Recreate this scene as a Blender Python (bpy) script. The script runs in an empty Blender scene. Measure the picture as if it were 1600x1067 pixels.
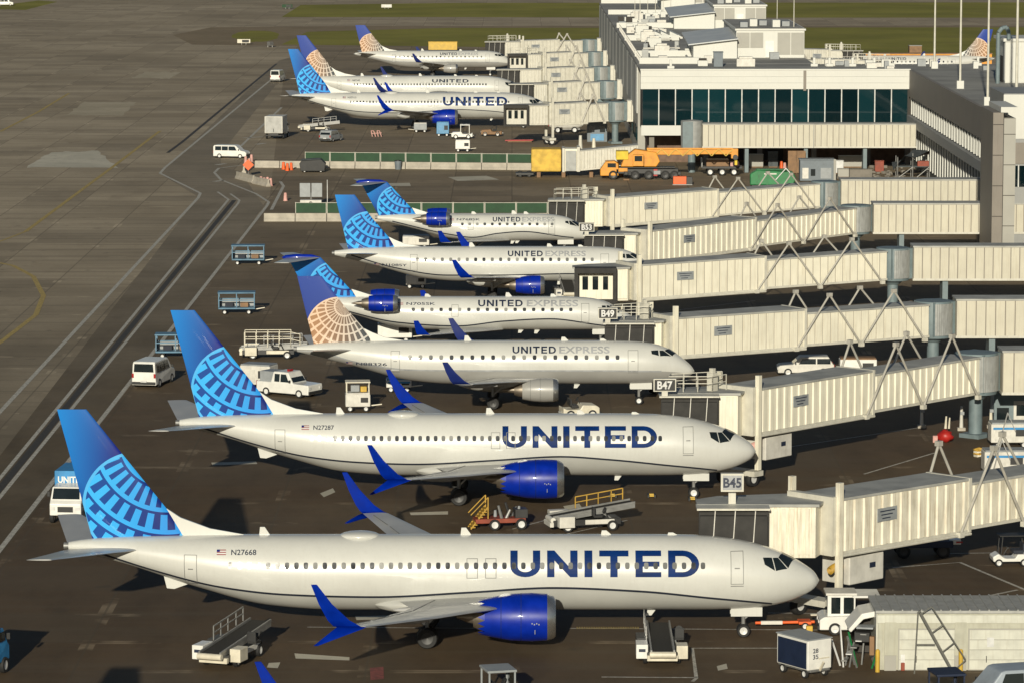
import bpy, bmesh, math, random
from mathutils import Vector, Matrix
import numpy as np
R = math.radians
random.seed(7)
SC = bpy.context.scene
COL = SC.collection

# ---------------------------------------------------------------- camera, sky, sun, exposure
CAM_H, FPX, TILT, HORIZON = 41.7, 6050.0, R(7.05), -215.0      # camera height (m), focal length for a 1600 px wide frame
cam = bpy.data.cameras.new("camera"); cam.sensor_width = 36.0; cam.lens = FPX / 1600 * 36
cam.clip_start = 1.0; cam.clip_end = 20000
cam_ob = bpy.data.objects.new("camera", cam); COL.objects.link(cam_ob)
cam_ob.location = (0, 0, CAM_H); cam_ob.rotation_euler = (R(90) - TILT, 0, 0)
SC.camera = cam_ob
SUN_EL, SUN_AZ = R(15.0), R(186.3)        # low morning sun behind the camera, a little to its left
world = bpy.data.worlds.new("World"); SC.world = world; world.use_nodes = True
wn = world.node_tree; bg = wn.nodes["Background"]
sky = wn.nodes.new("ShaderNodeTexSky"); sky.sky_type = 'NISHITA'; sky.sun_disc = False
sky.sun_elevation = SUN_EL; sky.sun_rotation = SUN_AZ; sky.altitude = 1600; sky.dust_density = 1.5
wn.links.new(sky.outputs[0], bg.inputs[0]); bg.inputs[1].default_value = 0.05
sun = bpy.data.lights.new("sun", 'SUN'); sun.energy = 5.0; sun.angle = R(0.5); sun.color = (1.0, 0.93, 0.76)
sun_ob = bpy.data.objects.new("sun", sun); COL.objects.link(sun_ob)
sd = Vector((math.sin(SUN_AZ) * math.cos(SUN_EL), math.cos(SUN_AZ) * math.cos(SUN_EL), math.sin(SUN_EL)))   # towards the sun
sun_ob.rotation_euler = sd.to_track_quat('Z', 'Y').to_euler()
SC.view_settings.view_transform = 'Standard'; SC.view_settings.look = 'None'
SC.view_settings.exposure = -0.22; SC.view_settings.gamma = 1.0; SC.view_settings.use_curve_mapping = False
SC.cycles.use_denoising = True
SC.cycles.max_bounces = 6

# surveyed points: a place on the ground (or at a height above it) from its bearing and its angle below the horizon
CT, ST = math.cos(TILT), math.sin(TILT)
def scale_at(y, h=0.0): return (y - HORIZON) * CT / (CAM_H - h)
def G(x, y, h=0.0):
    s = scale_at(y, h); zc = FPX / s
    return Vector(((x - 800) / s, (zc - (CAM_H - h) * ST) / CT, h))
def Gz(x, zc, h=0.0):                       # same, from a known distance
    return Vector(((x - 800) * zc / FPX, (zc - (CAM_H - h) * ST) / CT, h))
def hz(y, zc): return CAM_H - (y - HORIZON) * CT * zc / FPX      # height seen at a bearing at that distance

# ---------------------------------------------------------------- materials
MATS = {}
class E:                                     # small expression builder for shader maths
    def __init__(s, nt, o): s.nt, s.o = nt, o
    def op(s, k, *a):
        n = s.nt.nodes.new("ShaderNodeMath"); n.operation = k
        for i, q in enumerate((s,) + a):
            if isinstance(q, E): s.nt.links.new(q.o, n.inputs[i])
            else: n.inputs[i].default_value = q
        return E(s.nt, n.outputs[0])
    def __add__(s, b): return s.op('ADD', b)
    def __sub__(s, b): return s.op('SUBTRACT', b)
    def __mul__(s, b): return s.op('MULTIPLY', b)
    __radd__ = __add__
    __rmul__ = __mul__
    def __truediv__(s, b): return s.op('DIVIDE', b)
    def gt(s, b): return s.op('GREATER_THAN', b)
    def lt(s, b): return s.op('LESS_THAN', b)
    def clamp(s):
        n = s.nt.nodes.new("ShaderNodeClamp"); s.nt.links.new(s.o, n.inputs[0]); return E(s.nt, n.outputs[0])
def mixc(nt, f, a, b, mode='MIX'):
    n = nt.nodes.new("ShaderNodeMix"); n.data_type = 'RGBA'; n.blend_type = mode
    for sock, q in ((n.inputs[0], f), (n.inputs[6], a), (n.inputs[7], b)):
        if isinstance(q, E): q = q.o
        if isinstance(q, bpy.types.NodeSocket): nt.links.new(q, sock)
        elif isinstance(q, (int, float)): sock.default_value = q
        else: sock.default_value = (*q[:3], 1)
    return n.outputs[2]
def noise(nt, vec, scale, detail=4.0, rough=0.55):
    n = nt.nodes.new("ShaderNodeTexNoise"); n.inputs["Scale"].default_value = scale
    n.inputs["Detail"].default_value = detail; n.inputs["Roughness"].default_value = rough
    nt.links.new(vec, n.inputs["Vector"]); return E(nt, n.outputs["Fac"])
def ramp(nt, f, lo, hi): return ((f - lo) / (hi - lo)).clamp()
def base(name):
    m = bpy.data.materials.new(name); m.use_nodes = True; nt = m.node_tree
    return m, nt, nt.nodes["Principled BSDF"]
def coords(nt, kind="Object"):
    return nt.nodes.new("ShaderNodeTexCoord").outputs[kind]
def vmul(nt, v, xyz):
    n = nt.nodes.new("ShaderNodeMapping"); n.inputs["Scale"].default_value = xyz; nt.links.new(v, n.inputs[0]); return n.outputs[0]
def sep(nt, v):
    n = nt.nodes.new("ShaderNodeSeparateXYZ"); nt.links.new(v, n.inputs[0]); return [E(nt, n.outputs[i]) for i in range(3)]
def mat(name, col, rough=0.5, metal=0.0, var=0.12, scale=1.5, streak=0.0, coat=0.0, bump=0.0, emit=None, wave=0.0, spec=None, vary=None):
    """plain paint or metal with cloudy wear, optional rain streaks and fine relief"""
    if name in MATS: return MATS[name]
    m, nt, b = base(name); v = coords(nt)
    oi = nt.nodes.new("ShaderNodeObjectInfo"); cx = nt.nodes.new("ShaderNodeCombineXYZ"); rn = E(nt, oi.outputs["Random"])     # no two copies wear alike
    for i, k in enumerate((37.0, 53.0, 71.0)): nt.links.new((rn * k).o, cx.inputs[i])
    va = nt.nodes.new("ShaderNodeVectorMath"); nt.links.new(v, va.inputs[0]); nt.links.new(cx.outputs[0], va.inputs[1]); v = va.outputs[0]
    f = noise(nt, v, scale, 5.0)
    dark = tuple(c * (1 - var * 2.2) for c in col)
    c = mixc(nt, ramp(nt, f, 0.3, 0.62), dark, col)
    if streak:
        s = noise(nt, vmul(nt, v, (4.0, 4.0, 0.25)), 1.7, 6.0, 0.65)
        c = mixc(nt, ramp(nt, s, 0.50, 0.75) * streak, c, tuple(x * y for x, y in zip(col, (0.55, 0.47, 0.38))))
    if vary: c = mixc(nt, ramp(nt, rn, .45, 1.0), c, vary)
    nt.links.new(c, b.inputs["Base Color"])
    rr = f * 0.25 + (rough - 0.12); nt.links.new(rr.clamp().o, b.inputs["Roughness"])
    b.inputs["Metallic"].default_value = metal
    if coat: b.inputs["Coat Weight"].default_value = coat; b.inputs["Coat Roughness"].default_value = 0.06
    if bump:
        n = nt.nodes.new("ShaderNodeBump"); n.inputs["Strength"].default_value = bump; n.inputs["Distance"].default_value = 0.02
        nt.links.new(noise(nt, v, scale * 9, 3).o, n.inputs["Height"]); nt.links.new(n.outputs[0], b.inputs["Normal"])
    if wave:      # slightly uneven skin breaks the highlights up
        n = nt.nodes.new("ShaderNodeBump"); n.inputs["Strength"].default_value = wave; n.inputs["Distance"].default_value = 0.05
        nt.links.new(noise(nt, vmul(nt, v, (1.1, .5, .5)), 1.3, 2).o, n.inputs["Height"]); nt.links.new(n.outputs[0], b.inputs["Normal"]); nt.links.new(n.outputs[0], b.inputs["Coat Normal"])
    if spec is not None: b.inputs["Specular IOR Level"].default_value = spec
    if emit: b.inputs["Emission Color"].default_value = (*emit[:3], 1); b.inputs["Emission Strength"].default_value = emit[3]
    MATS[name] = m; return m
M = {}
def D(key, *a, **k): M[key] = mat(key.replace('_', ' '), *a, **k)
D('aircraft_white', (0.61, 0.61, 0.57), 0.36, var=0.04, scale=0.35, coat=1.0, wave=0.09, streak=0.10)
D('aircraft_grey', (0.45, 0.45, 0.42), 0.36, var=0.05, scale=0.4, coat=0.25)
D('old_grey', (0.33, 0.325, 0.305), 0.36, var=0.05, scale=0.4, coat=0.25)
D('wing_grey', (0.42, 0.42, 0.41), 0.34, var=0.08, scale=0.6, coat=0.2)
D('cheatline', (0.02, 0.025, 0.04), 0.4)
D('united_blue', (0.001, 0.022, 0.34), 0.38, var=0.12, coat=0.2, spec=.3)
D('winglet_blue', (0.0005, 0.022, 0.30), 0.6, var=0.12, spec=.05)
D('winglet_navy', (0.010, 0.022, 0.14), 0.6, var=0.05, spec=.2)
D('navy', (0.010, 0.025, 0.17), 0.25, var=0.06, coat=0.6)
D('letter_blue', (0.001, 0.026, 0.14), 0.5, var=0.2, scale=.8, spec=.12)
D('letter_black', (0.02, 0.03, 0.06), 0.4)
D('letter_grey', (0.36, 0.37, 0.38), 0.4)
D('glass_dark', (0.012, 0.018, 0.02), 0.08, var=0.1, coat=0.6)
D('cabin_window', (0.05, 0.055, 0.06), 0.12, var=0.3, scale=2.0, coat=0.5, vary=(0.30, 0.30, 0.28))
D('seam', (0.22, 0.22, 0.21), 0.6)
D('silver', (0.62, 0.62, 0.60), 0.28, metal=0.9, var=0.06)
D('hot_metal', (0.36, 0.31, 0.25), 0.38, metal=0.8, var=0.12)
D('dark_metal', (0.045, 0.045, 0.045), 0.5, metal=0.3)
D('steel', (0.30, 0.30, 0.29), 0.45, metal=0.5)
D('tyre', (0.018, 0.018, 0.018), 0.75)
D('hub', (0.70, 0.70, 0.68), 0.4)
D('bridge_cream', (0.82, 0.78, 0.64), 0.5, var=0.06, scale=0.5, streak=0.42)
D('walkway_cream', (0.57, 0.535, 0.43), 0.55, var=0.06, scale=0.5, streak=0.35)
D('bridge_worn', (0.80, 0.755, 0.62), 0.55, var=0.12, scale=0.7, streak=1.0)
D('bridge_roof', (0.42, 0.42, 0.39), 0.7, var=0.15, scale=0.6)
D('bridge_trim', (0.60, 0.58, 0.50), 0.5, var=0.08, streak=0.3)
D('truss_grey', (0.44, 0.42, 0.37), 0.5, var=0.1)
D('rotunda_metal', (0.36, 0.37, 0.36), 0.5, metal=0.1, var=0.12, streak=0.3)
D('column_teal', (0.17, 0.22, 0.235), 0.55, var=0.1)
D('bellows', (0.045, 0.043, 0.04), 0.85, var=0.2)
D('building_white', (0.62, 0.62, 0.575), 0.55, var=0.03, scale=0.2, streak=0.12)
D('building_cream', (0.58, 0.545, 0.44), 0.55, var=0.03, scale=0.3, streak=0.15)
D('building_grey', (0.30, 0.305, 0.30), 0.6, var=0.06, scale=0.3, streak=0.15)
D('pillar_brown', (0.24, 0.215, 0.185), 0.65, var=0.08, scale=0.3, streak=0.3)
D('panel_tan', (0.37, 0.36, 0.32), 0.6, var=0.06, scale=0.4)
D('roof_membrane', (0.34, 0.335, 0.31), 0.85, var=0.18, scale=0.12)
D('roof_metal', (0.58, 0.60, 0.60), 0.4, var=0.1, scale=0.3)
D('mullion', (0.62, 0.63, 0.60), 0.4)
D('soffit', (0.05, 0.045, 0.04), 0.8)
D('brick_brown', (0.20, 0.13, 0.095), 0.85, var=0.15)
D('white_paint', (0.78, 0.77, 0.72), 0.35, var=0.06, coat=0.3)
D('cream_paint', (0.70, 0.65, 0.52), 0.4, var=0.1, streak=0.2)
D('offwhite', (0.66, 0.64, 0.58), 0.5, var=0.1, streak=0.25)
D('black_plastic', (0.025, 0.025, 0.025), 0.6)
D('belt_rubber', (0.022, 0.02, 0.016), 0.85)
D('cart_blue', (0.10, 0.22, 0.33), 0.5, var=0.15)
D('sign_blue', (0.03, 0.25, 0.55), 0.45)
D('sky_blue_paint', (0.10, 0.30, 0.52), 0.45)
D('yellow', (0.62, 0.40, 0.05), 0.5, var=0.12)
D('bellows_yellow', (0.72, 0.47, 0.08), 0.75, var=0.15, scale=1.2)
D('orange_crane', (0.72, 0.30, 0.015), 0.45, var=0.12)
D('signal_orange', (0.85, 0.13, 0.02), 0.5)
D('red', (0.42, 0.02, 0.015), 0.45, var=0.1)
D('rust_red', (0.30, 0.06, 0.03), 0.6, var=0.2)
D('pink_canvas', (0.68, 0.38, 0.33), 0.7, var=0.15)
D('green_tank', (0.015, 0.20, 0.06), 0.5, var=0.2)
D('screen_green', (0.030, 0.075, 0.038), 0.85, var=0.15, scale=0.8)
D('concrete', (0.46, 0.42, 0.35), 0.85, var=0.12, scale=0.9, bump=0.4)
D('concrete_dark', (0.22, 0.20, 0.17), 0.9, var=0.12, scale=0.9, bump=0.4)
D('container_navy', (0.008, 0.018, 0.05), 0.6)
D('grey_paint', (0.30, 0.32, 0.33), 0.5, var=0.1)
D('slate_paint', (0.16, 0.19, 0.215), 0.55, var=0.1)
D('brown_ply', (0.26, 0.15, 0.075), 0.7, var=0.15)
D('netting', (0.10, 0.115, 0.12), 0.9, var=0.25)
D('skin', (0.45, 0.27, 0.19), 0.6)
D('hivis', (0.75, 0.55, 0.05), 0.7)
D('hivis_orange', (0.80, 0.20, 0.04), 0.7)
D('cloth_dark', (0.03, 0.035, 0.05), 0.85)
D('hose_yellow', (0.50, 0.30, 0.04), 0.6, var=0.15)
D('lamp_red', (0.35, 0.01, 0.01), 0.3)
D('flag_red', (0.30, 0.10, 0.10), 0.5)
D('wing_wall', (0.10, 0.115, 0.115), 0.6, var=0.1)
D('light_slate', (0.34, 0.39, 0.44), 0.45, var=0.1)
D('shed_wall', (0.46, 0.455, 0.37), 0.6, var=0.08, streak=0.35)
D('shed_door', (0.60, 0.60, 0.52), 0.5, var=0.08, streak=0.3)
D('ladder_dark', (0.10, 0.10, 0.085), 0.5)
D('shed_roof', (0.40, 0.40, 0.375), 0.7, var=0.12)

# ---------------------------------------------------------------- mesh building
class MB:
    def __init__(s): s.v, s.f, s.m = [], [], []
    def add(s, vs, fs, mi=0):
        o = len(s.v); s.v += [tuple(p) for p in vs]
        for q in fs: s.f.append(tuple(i + o for i in q)); s.m.append(mi)
        return s
    def box(s, c, d, rz=0.0, ry=0.0, mi=0, top=None):
        """box centred at c; top=(sx,sy,dx,dy) scales and shifts its upper face"""
        hx, hy, hz_ = d[0] / 2, d[1] / 2, d[2] / 2; vs = []
        rot = Matrix.Rotation(rz, 3, 'Z') @ Matrix.Rotation(ry, 3, 'Y')
        for z in (-1, 1):
            for x, y in ((-1, -1), (1, -1), (1, 1), (-1, 1)):
                px, py = x * hx, y * hy
                if top and z > 0: px, py = px * top[0] + top[2], py * top[1] + top[3]
                vs.append(Vector(c) + rot @ Vector((px, py, z * hz_)))
        return s.add(vs, [(3, 2, 1, 0), (4, 5, 6, 7), (0, 1, 5, 4), (1, 2, 6, 5), (2, 3, 7, 6), (3, 0, 4, 7)], mi)
    def cyl(s, p0, p1, r0, r1=None, n=12, mi=0, caps=True):
        r1 = r0 if r1 is None else r1; p0, p1 = Vector(p0), Vector(p1); ax = (p1 - p0).normalized()
        u = ax.orthogonal().normalized(); w = ax.cross(u); vs = []
        for p, r in ((p0, r0), (p1, r1)):
            for i in range(n):
                a = 2 * math.pi * i / n; vs.append(p + u * (r * math.cos(a)) + w * (r * math.sin(a)))
        fs = [(i, (i + 1) % n, n + (i + 1) % n, n + i) for i in range(n)]
        if caps: fs += [tuple(range(n - 1, -1, -1)), tuple(range(n, 2 * n))]
        return s.add(vs, fs, mi)
    def tube(s, pts, r, n=6, mi=0):
        for a, b in zip(pts, pts[1:]): s.cyl(a, b, r, r, n, mi)
        return s
    def bar(s, a, b, w, h=None, mi=0):
        """square bar from a to b"""
        h = h or w; a, b = Vector(a), Vector(b); ax = (b - a).normalized()
        u = ax.cross(Vector((0, 0, 1)))
        u = Vector((1, 0, 0)) if u.length < 1e-3 else u.normalized()
        t = u.cross(ax); vs = []
        for p in (a, b):
            for i, j in ((-1, -1), (1, -1), (1, 1), (-1, 1)): vs.append(p + u * (i * w / 2) + t * (j * h / 2))
        return s.add(vs, [(3, 2, 1, 0), (4, 5, 6, 7), (0, 1, 5, 4), (1, 2, 6, 5), (2, 3, 7, 6), (3, 0, 4, 7)], mi)
    def prism(s, poly, y0, y1, mi=0, inset=0.0, z_in=None):
        """outline in x,z pushed out along y; inset narrows it (towards the top when z_in is given)"""
        n = len(poly); vs = []
        for y, sg in ((y0, 1), (y1, -1)):
            for x, z in poly:
                k = inset * max(0.0, z - z_in) if z_in is not None else 0.0
                vs.append((x, y + sg * k * (1 if y1 > y0 else -1), z))
        fs = [(i, (i + 1) % n, n + (i + 1) % n, n + i) for i in range(n)]
        fs += [tuple(range(n - 1, -1, -1)), tuple(range(n, 2 * n))]
        return s.add(vs, fs, mi)
    def lathe(s, prof, c=(0, 0, 0), n=24, mi=0, axis='x'):
        vs = []; c = Vector(c)
        for x, r in prof:
            for i in range(n):
                a = 2 * math.pi * i / n; p, q = r * math.cos(a), r * math.sin(a)
                vs.append(c + (Vector((x, p, q)) if axis == 'x' else Vector((p, q, x)) if axis == 'z' else Vector((p, x, q))))
        fs = [(j * n + i, j * n + (i + 1) % n, (j + 1) * n + (i + 1) % n, (j + 1) * n + i) for j in range(len(prof) - 1) for i in range(n)]
        return s.add(vs, fs, mi)
    def grid(s, rows, mi=0, close=False):
        n = len(rows[0]); o = [p for r in rows for p in r]
        m = n if close else n - 1
        return s.add(o, [(j * n + i, j * n + (i + 1) % n, (j + 1) * n + (i + 1) % n, (j + 1) * n + i) for j in range(len(rows) - 1) for i in range(m)], mi)
    def sph(s, c, r, n=10, mi=0, sc=(1, 1, 1)):
        rows = []
        for j in range(n // 2 + 1):
            a = math.pi * j / (n // 2); rows.append([(c[0] + r * sc[0] * math.sin(a) * math.cos(2 * math.pi * i / n), c[1] + r * sc[1] * math.sin(a) * math.sin(2 * math.pi * i / n), c[2] + r * sc[2] * math.cos(a)) for i in range(n)])
        return s.grid(rows, mi, True)
    def mesh(s, name, mats, smooth=None):
        me = bpy.data.meshes.new(name); me.from_pydata(s.v, [], s.f)
        for m in (mats if isinstance(mats, (list, tuple)) else [mats]): me.materials.append(M[m] if isinstance(m, str) else m)
        if any(s.m): me.polygons.foreach_set("material_index", s.m)
        me.validate()
        bm = bmesh.new(); bm.from_mesh(me); bmesh.ops.recalc_face_normals(bm, faces=bm.faces); bm.to_mesh(me); bm.free()
        if smooth:
            me.polygons.foreach_set("use_smooth", [True] * len(me.polygons)); me.set_sharp_from_angle(angle=R(smooth))
        return me
    def build(s, name, mats, parent=None, smooth=None, bevel=0.0):
        return link(name, s.mesh(name, mats, smooth), parent, bevel=bevel)
def link(name, me, parent=None, loc=None, rot=None, bevel=0.0):
    o = bpy.data.objects.new(name, me); COL.objects.link(o)
    if parent is not None: o.parent = parent
    if loc is not None: o.location = loc
    if rot is not None: o.rotation_euler = rot
    if bevel:
        b = o.modifiers.new("bevel", 'BEVEL'); b.width = bevel; b.segments = 2; b.limit_method = 'ANGLE'
    return o
LABELS = set()
def tag(o, label, cat, group=None):
    o["label"] = label; o["category"] = cat
    if group: o["group"] = group
    return o
def thing(name, label, cat, loc=(0, 0, 0), rz=0.0, group=None):
    o = bpy.data.objects.new(name, None); COL.objects.link(o); o.empty_display_size = 0.5
    o.location = loc; o.rotation_euler = (0, 0, rz)
    return tag(o, label, cat, group)
def struct(name, mb, m, kind="structure", smooth=None):
    o = mb.build(name, m, None, smooth); o["kind"] = kind; return o
def bx(name, m, parent, c, d, rz=0.0, bevel=0.0, **k): return MB().box(c, d, rz, **k).build(name, m, parent, bevel=bevel)
def copy_tree(o, parent=None):
    c = o.copy(); COL.objects.link(c); c.parent = parent
    for ch in list(o.children): copy_tree(ch, c)
    return c
def pchip(xs, ys):
    xs, ys = np.array(xs, float), np.array(ys, float); h = np.diff(xs); d = np.diff(ys) / h; n = len(xs); m = np.zeros(n)
    m[0], m[-1] = d[0], d[-1]
    for i in range(1, n - 1):
        if d[i - 1] * d[i] > 0:
            a, b = 2 * h[i] + h[i - 1], h[i] + 2 * h[i - 1]; m[i] = (a + b) / (a / d[i - 1] + b / d[i])
    def f(x):
        x = min(max(x, xs[0]), xs[-1]); i = int(min(max(np.searchsorted(xs, x) - 1, 0), n - 2)); t = (x - xs[i]) / h[i]
        return float(ys[i] * (1 + 2 * t) * (1 - t) ** 2 + h[i] * m[i] * t * (1 - t) ** 2 + ys[i + 1] * t * t * (3 - 2 * t) + h[i] * m[i + 1] * t * t * (t - 1))
    return f

# ---------------------------------------------------------------- lettering (flat print)
def font_mesh(text, bold=0.0):
    cu = bpy.data.curves.new("lettering", 'FONT'); cu.body = text; cu.size = 1.0; cu.offset = bold; cu.resolution_u = 3
    ob = bpy.data.objects.new("lettering", cu); COL.objects.link(ob)
    me = bpy.data.meshes.new_from_object(ob.evaluated_get(bpy.context.evaluated_depsgraph_get()))
    vs = [tuple(v.co[:2]) for v in me.vertices]; fs = [tuple(p.vertices) for p in me.polygons]
    bpy.data.objects.remove(ob); bpy.data.curves.remove(cu); bpy.data.meshes.remove(me)
    x0 = min(v[0] for v in vs); x1 = max(v[0] for v in vs); y0 = min(v[1] for v in vs); y1 = max(v[1] for v in vs)
    return [((x - x0) / (x1 - x0), (y - y0) / (y1 - y0)) for x, y in vs], fs, (x1 - x0) / (y1 - y0)
FONT = {}
for t_, b_ in (("N27668", 0.012), ("N27287", 0.012), ("N37513", 0.012), ("N87345", 0.012), ("N705SK", 0.012), ("N88326", 0.012), ("N108SY", 0.012), ("N768SK", 0.012),
               ("EXPRESS", 0.02), ("B47", 0.03), ("B49", 0.03), ("B51", 0.03), ("B53", 0.03), ("B45", 0.03), ("UNITED", 0.03), ("28", 0.02), ("35", 0.02)):
    FONT[t_] = font_mesh(t_, b_)
def wide_letters(text):
    """heavy extended capitals, unit height, as non-overlapping strips"""
    vs, fs = [], []; x = 0.0; st = 0.25
    def poly(p): o = len(vs); vs.extend(p); fs.append(tuple(range(o, o + len(p))))
    def rect(a, b, c, d): poly([(a, c), (b, c), (b, d), (a, d)])
    for ch in text:
        if ch == 'U':
            w = 1.02; r = 0.42; rect(x, x + st, r, 1); rect(x + w - st, x + w, r, 1); n = 12
            for i in range(n):
                q = []
                for k in (i, i + 1):
                    a = math.pi + math.pi * k / n
                    q.append(((x + w / 2 + w / 2 * math.cos(a), r + r * math.sin(a)), (x + w / 2 + (w / 2 - st) * math.cos(a), r + (r - 0.2) * math.sin(a))))
                poly([q[0][0], q[1][0], q[1][1], q[0][1]])
        elif ch == 'N':
            w = 1.04; rect(x, x + st, 0, 1); rect(x + w - st, x + w, 0, 1)
            poly([(x + st, 1), (x + st, 0.64), (x + w - st, 0), (x + w - st, 0.36)])
        elif ch == 'I': w = 0.27; rect(x, x + w, 0, 1)
        elif ch == 'T': w = 1.0; rect(x, x + w, 0.79, 1); rect(x + w / 2 - st / 2, x + w / 2 + st / 2, 0, 0.79)
        elif ch == 'E':
            w = 0.88; rect(x, x + st, 0, 1); rect(x + st, x + w, 0.8, 1); rect(x + st, x + w * 0.93, 0.41, 0.6); rect(x + st, x + w, 0, 0.2)
        elif ch == 'D':
            w = 1.06; rect(x, x + st, 0, 1); rect(x + st, x + 0.5, 0.8, 1); rect(x + st, x + 0.5, 0, 0.2); n = 12
            for i in range(n):
                q = []
                for k in (i, i + 1):
                    a = -math.pi / 2 + math.pi * k / n
                    q.append(((x + 0.5 + 0.56 * math.cos(a), 0.5 + 0.5 * math.sin(a)), (x + 0.5 + (0.56 - st) * math.cos(a), 0.5 + 0.3 * math.sin(a))))
                poly([q[0][0], q[1][0], q[1][1], q[0][1]])
        x += w + 0.235
    tot = x - 0.235
    return [(a / tot, b) for a, b in vs], fs, tot
WIDE = wide_letters("UNITED")
def flat_text(name, key, parent, m, origin, right, up, width, height, lift=0.006):
    """print on a flat surface; right and up are unit vectors in the parent's frame"""
    vs, fs, _ = FONT[key] if isinstance(key, str) else key
    r, u = Vector(right), Vector(up); nrm = r.cross(u)
    return MB().add([Vector(origin) + r * (x * width) + u * (y * height) + nrm * lift for x, y in vs], fs).build(name, m, parent)
# ---------------------------------------------------------------- aircraft
def spec737(d_wing=0.0, d_tail=0.0):
    """narrow-body twin; d_wing and d_tail shorten the cabin ahead of and behind the wing"""
    L = 40.67 - d_tail; w = -d_wing; t = -d_tail
    return dict(L=L, gear_nose=4.1, gear_main=(21.2 + w, 2.86, 0.56), kind='737',
        top=pchip([0, .25, .8, 1.56, 3.1, 4.5, 6.6, 9, L - 9, L - 4, L - 1, L], [3.12, 3.55, 3.98, 4.42, 5.03, 5.36, 5.58, 5.62, 5.62, 5.55, 5.38, 5.22]),
        bot=pchip([0, .25, .8, 1.6, 2.8, 4.2, 6.5, L - 14.5, L - 11, L - 7, L - 3, L], [3.08, 2.68, 2.33, 1.98, 1.71, 1.58, 1.52, 1.52, 1.75, 2.75, 4.05, 4.78]),
        hw=pchip([0, .25, .8, 1.6, 3, 4.5, 6.5, L - 13, L - 9, L - 5, L - 2, L], [.03, .45, .82, 1.18, 1.58, 1.78, 1.88, 1.88, 1.72, 1.2, .62, .22]),
        cheat=pchip([1.9, 2.8, 6.3, 9.8, 14.5 + w, 19 + w, 24 + w, L - 12, L - 8.4, L - 4.8, L - 1.2], [1.80, 2.0, 2.45, 2.82, 3.02, 2.75, 2.48, 2.6, 2.95, 3.75, 4.85]),
        panes=[[(1.28, 3), (1.76, 56), (2.28, 34), (1.98, 3)], [(1.80, 58), (2.44, 68), (2.60, 40), (2.31, 35)], [(2.49, 68), (3.05, 59), (3.14, 45), (2.65, 40)]],
        wing=[(1.0, 14.9 + w, 8.0, 2.15, .9), (1.9, 15.35 + w, 7.3, 2.25, .85), (5.6, 17.35 + w, 4.65, 2.62, .50), (11.5, 20.5 + w, 2.9, 3.26, .30), (17.0, 23.9 + w, 1.5, 3.9, .16)],
        winglet=[(1.0, 2.25, .8, 2.3, .3), (1.0, 2.2, 1.0, -.75, .22)],
        stab=[(.3, 36.5 + t, 4.2, 4.85, .38), (7.1, 40.75 + t, 1.35, 5.5, .12)],
        fin=[(5.2, 33.9 + t, 39.35 + t, .5), (9.0, 36.9 + t, 40.3 + t, .34), (12.45, 39.62 + t, 41.2 + t, .16)],
        dorsal=[(30.9 + t, 5.57), (33.0 + t, 5.95), (34.6 + t, 6.55), (35.35 + t, 7.05), (34.3 + t, 5.3)],
        engine=dict(y=4.83, z=2.02, t=14.35 + w, r=1.27, chevron=True, under=True, prof=[(0, 1.02), (.12, 1.14), (.45, 1.24), (1.3, 1.29), (2.4, 1.24), (3.3, 1.08), (3.75, .98)], fan=.95),
        windows=(4.22, 6.4, L - 8.6, .508), text=(16.75, 6.6, 3.62, 1.36), reg=(L - 8.9, 1.35, 4.75, .27),
        doors=[(4.2, 4.9, 3.2, 4.92), (L - 7.05, L - 6.35, 3.2, 4.75), (18.5 + w, 19.1 + w, 3.55, 4.6), (17.5 + w, 18.1 + w, 3.55, 4.6)],
        dome=(24.9 + w, 1.1, .8, .26), blades=[(30.0 + t, .55), (19.1 + w, .5), (11.5, .3), (7.9, .16)],
        globe=dict(c=(36.95 + t, 7.2), r=2.95, p=(35.3 + t, 10.77), bands=(2.66, 4.0, 5.2, 5.95)))
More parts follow.
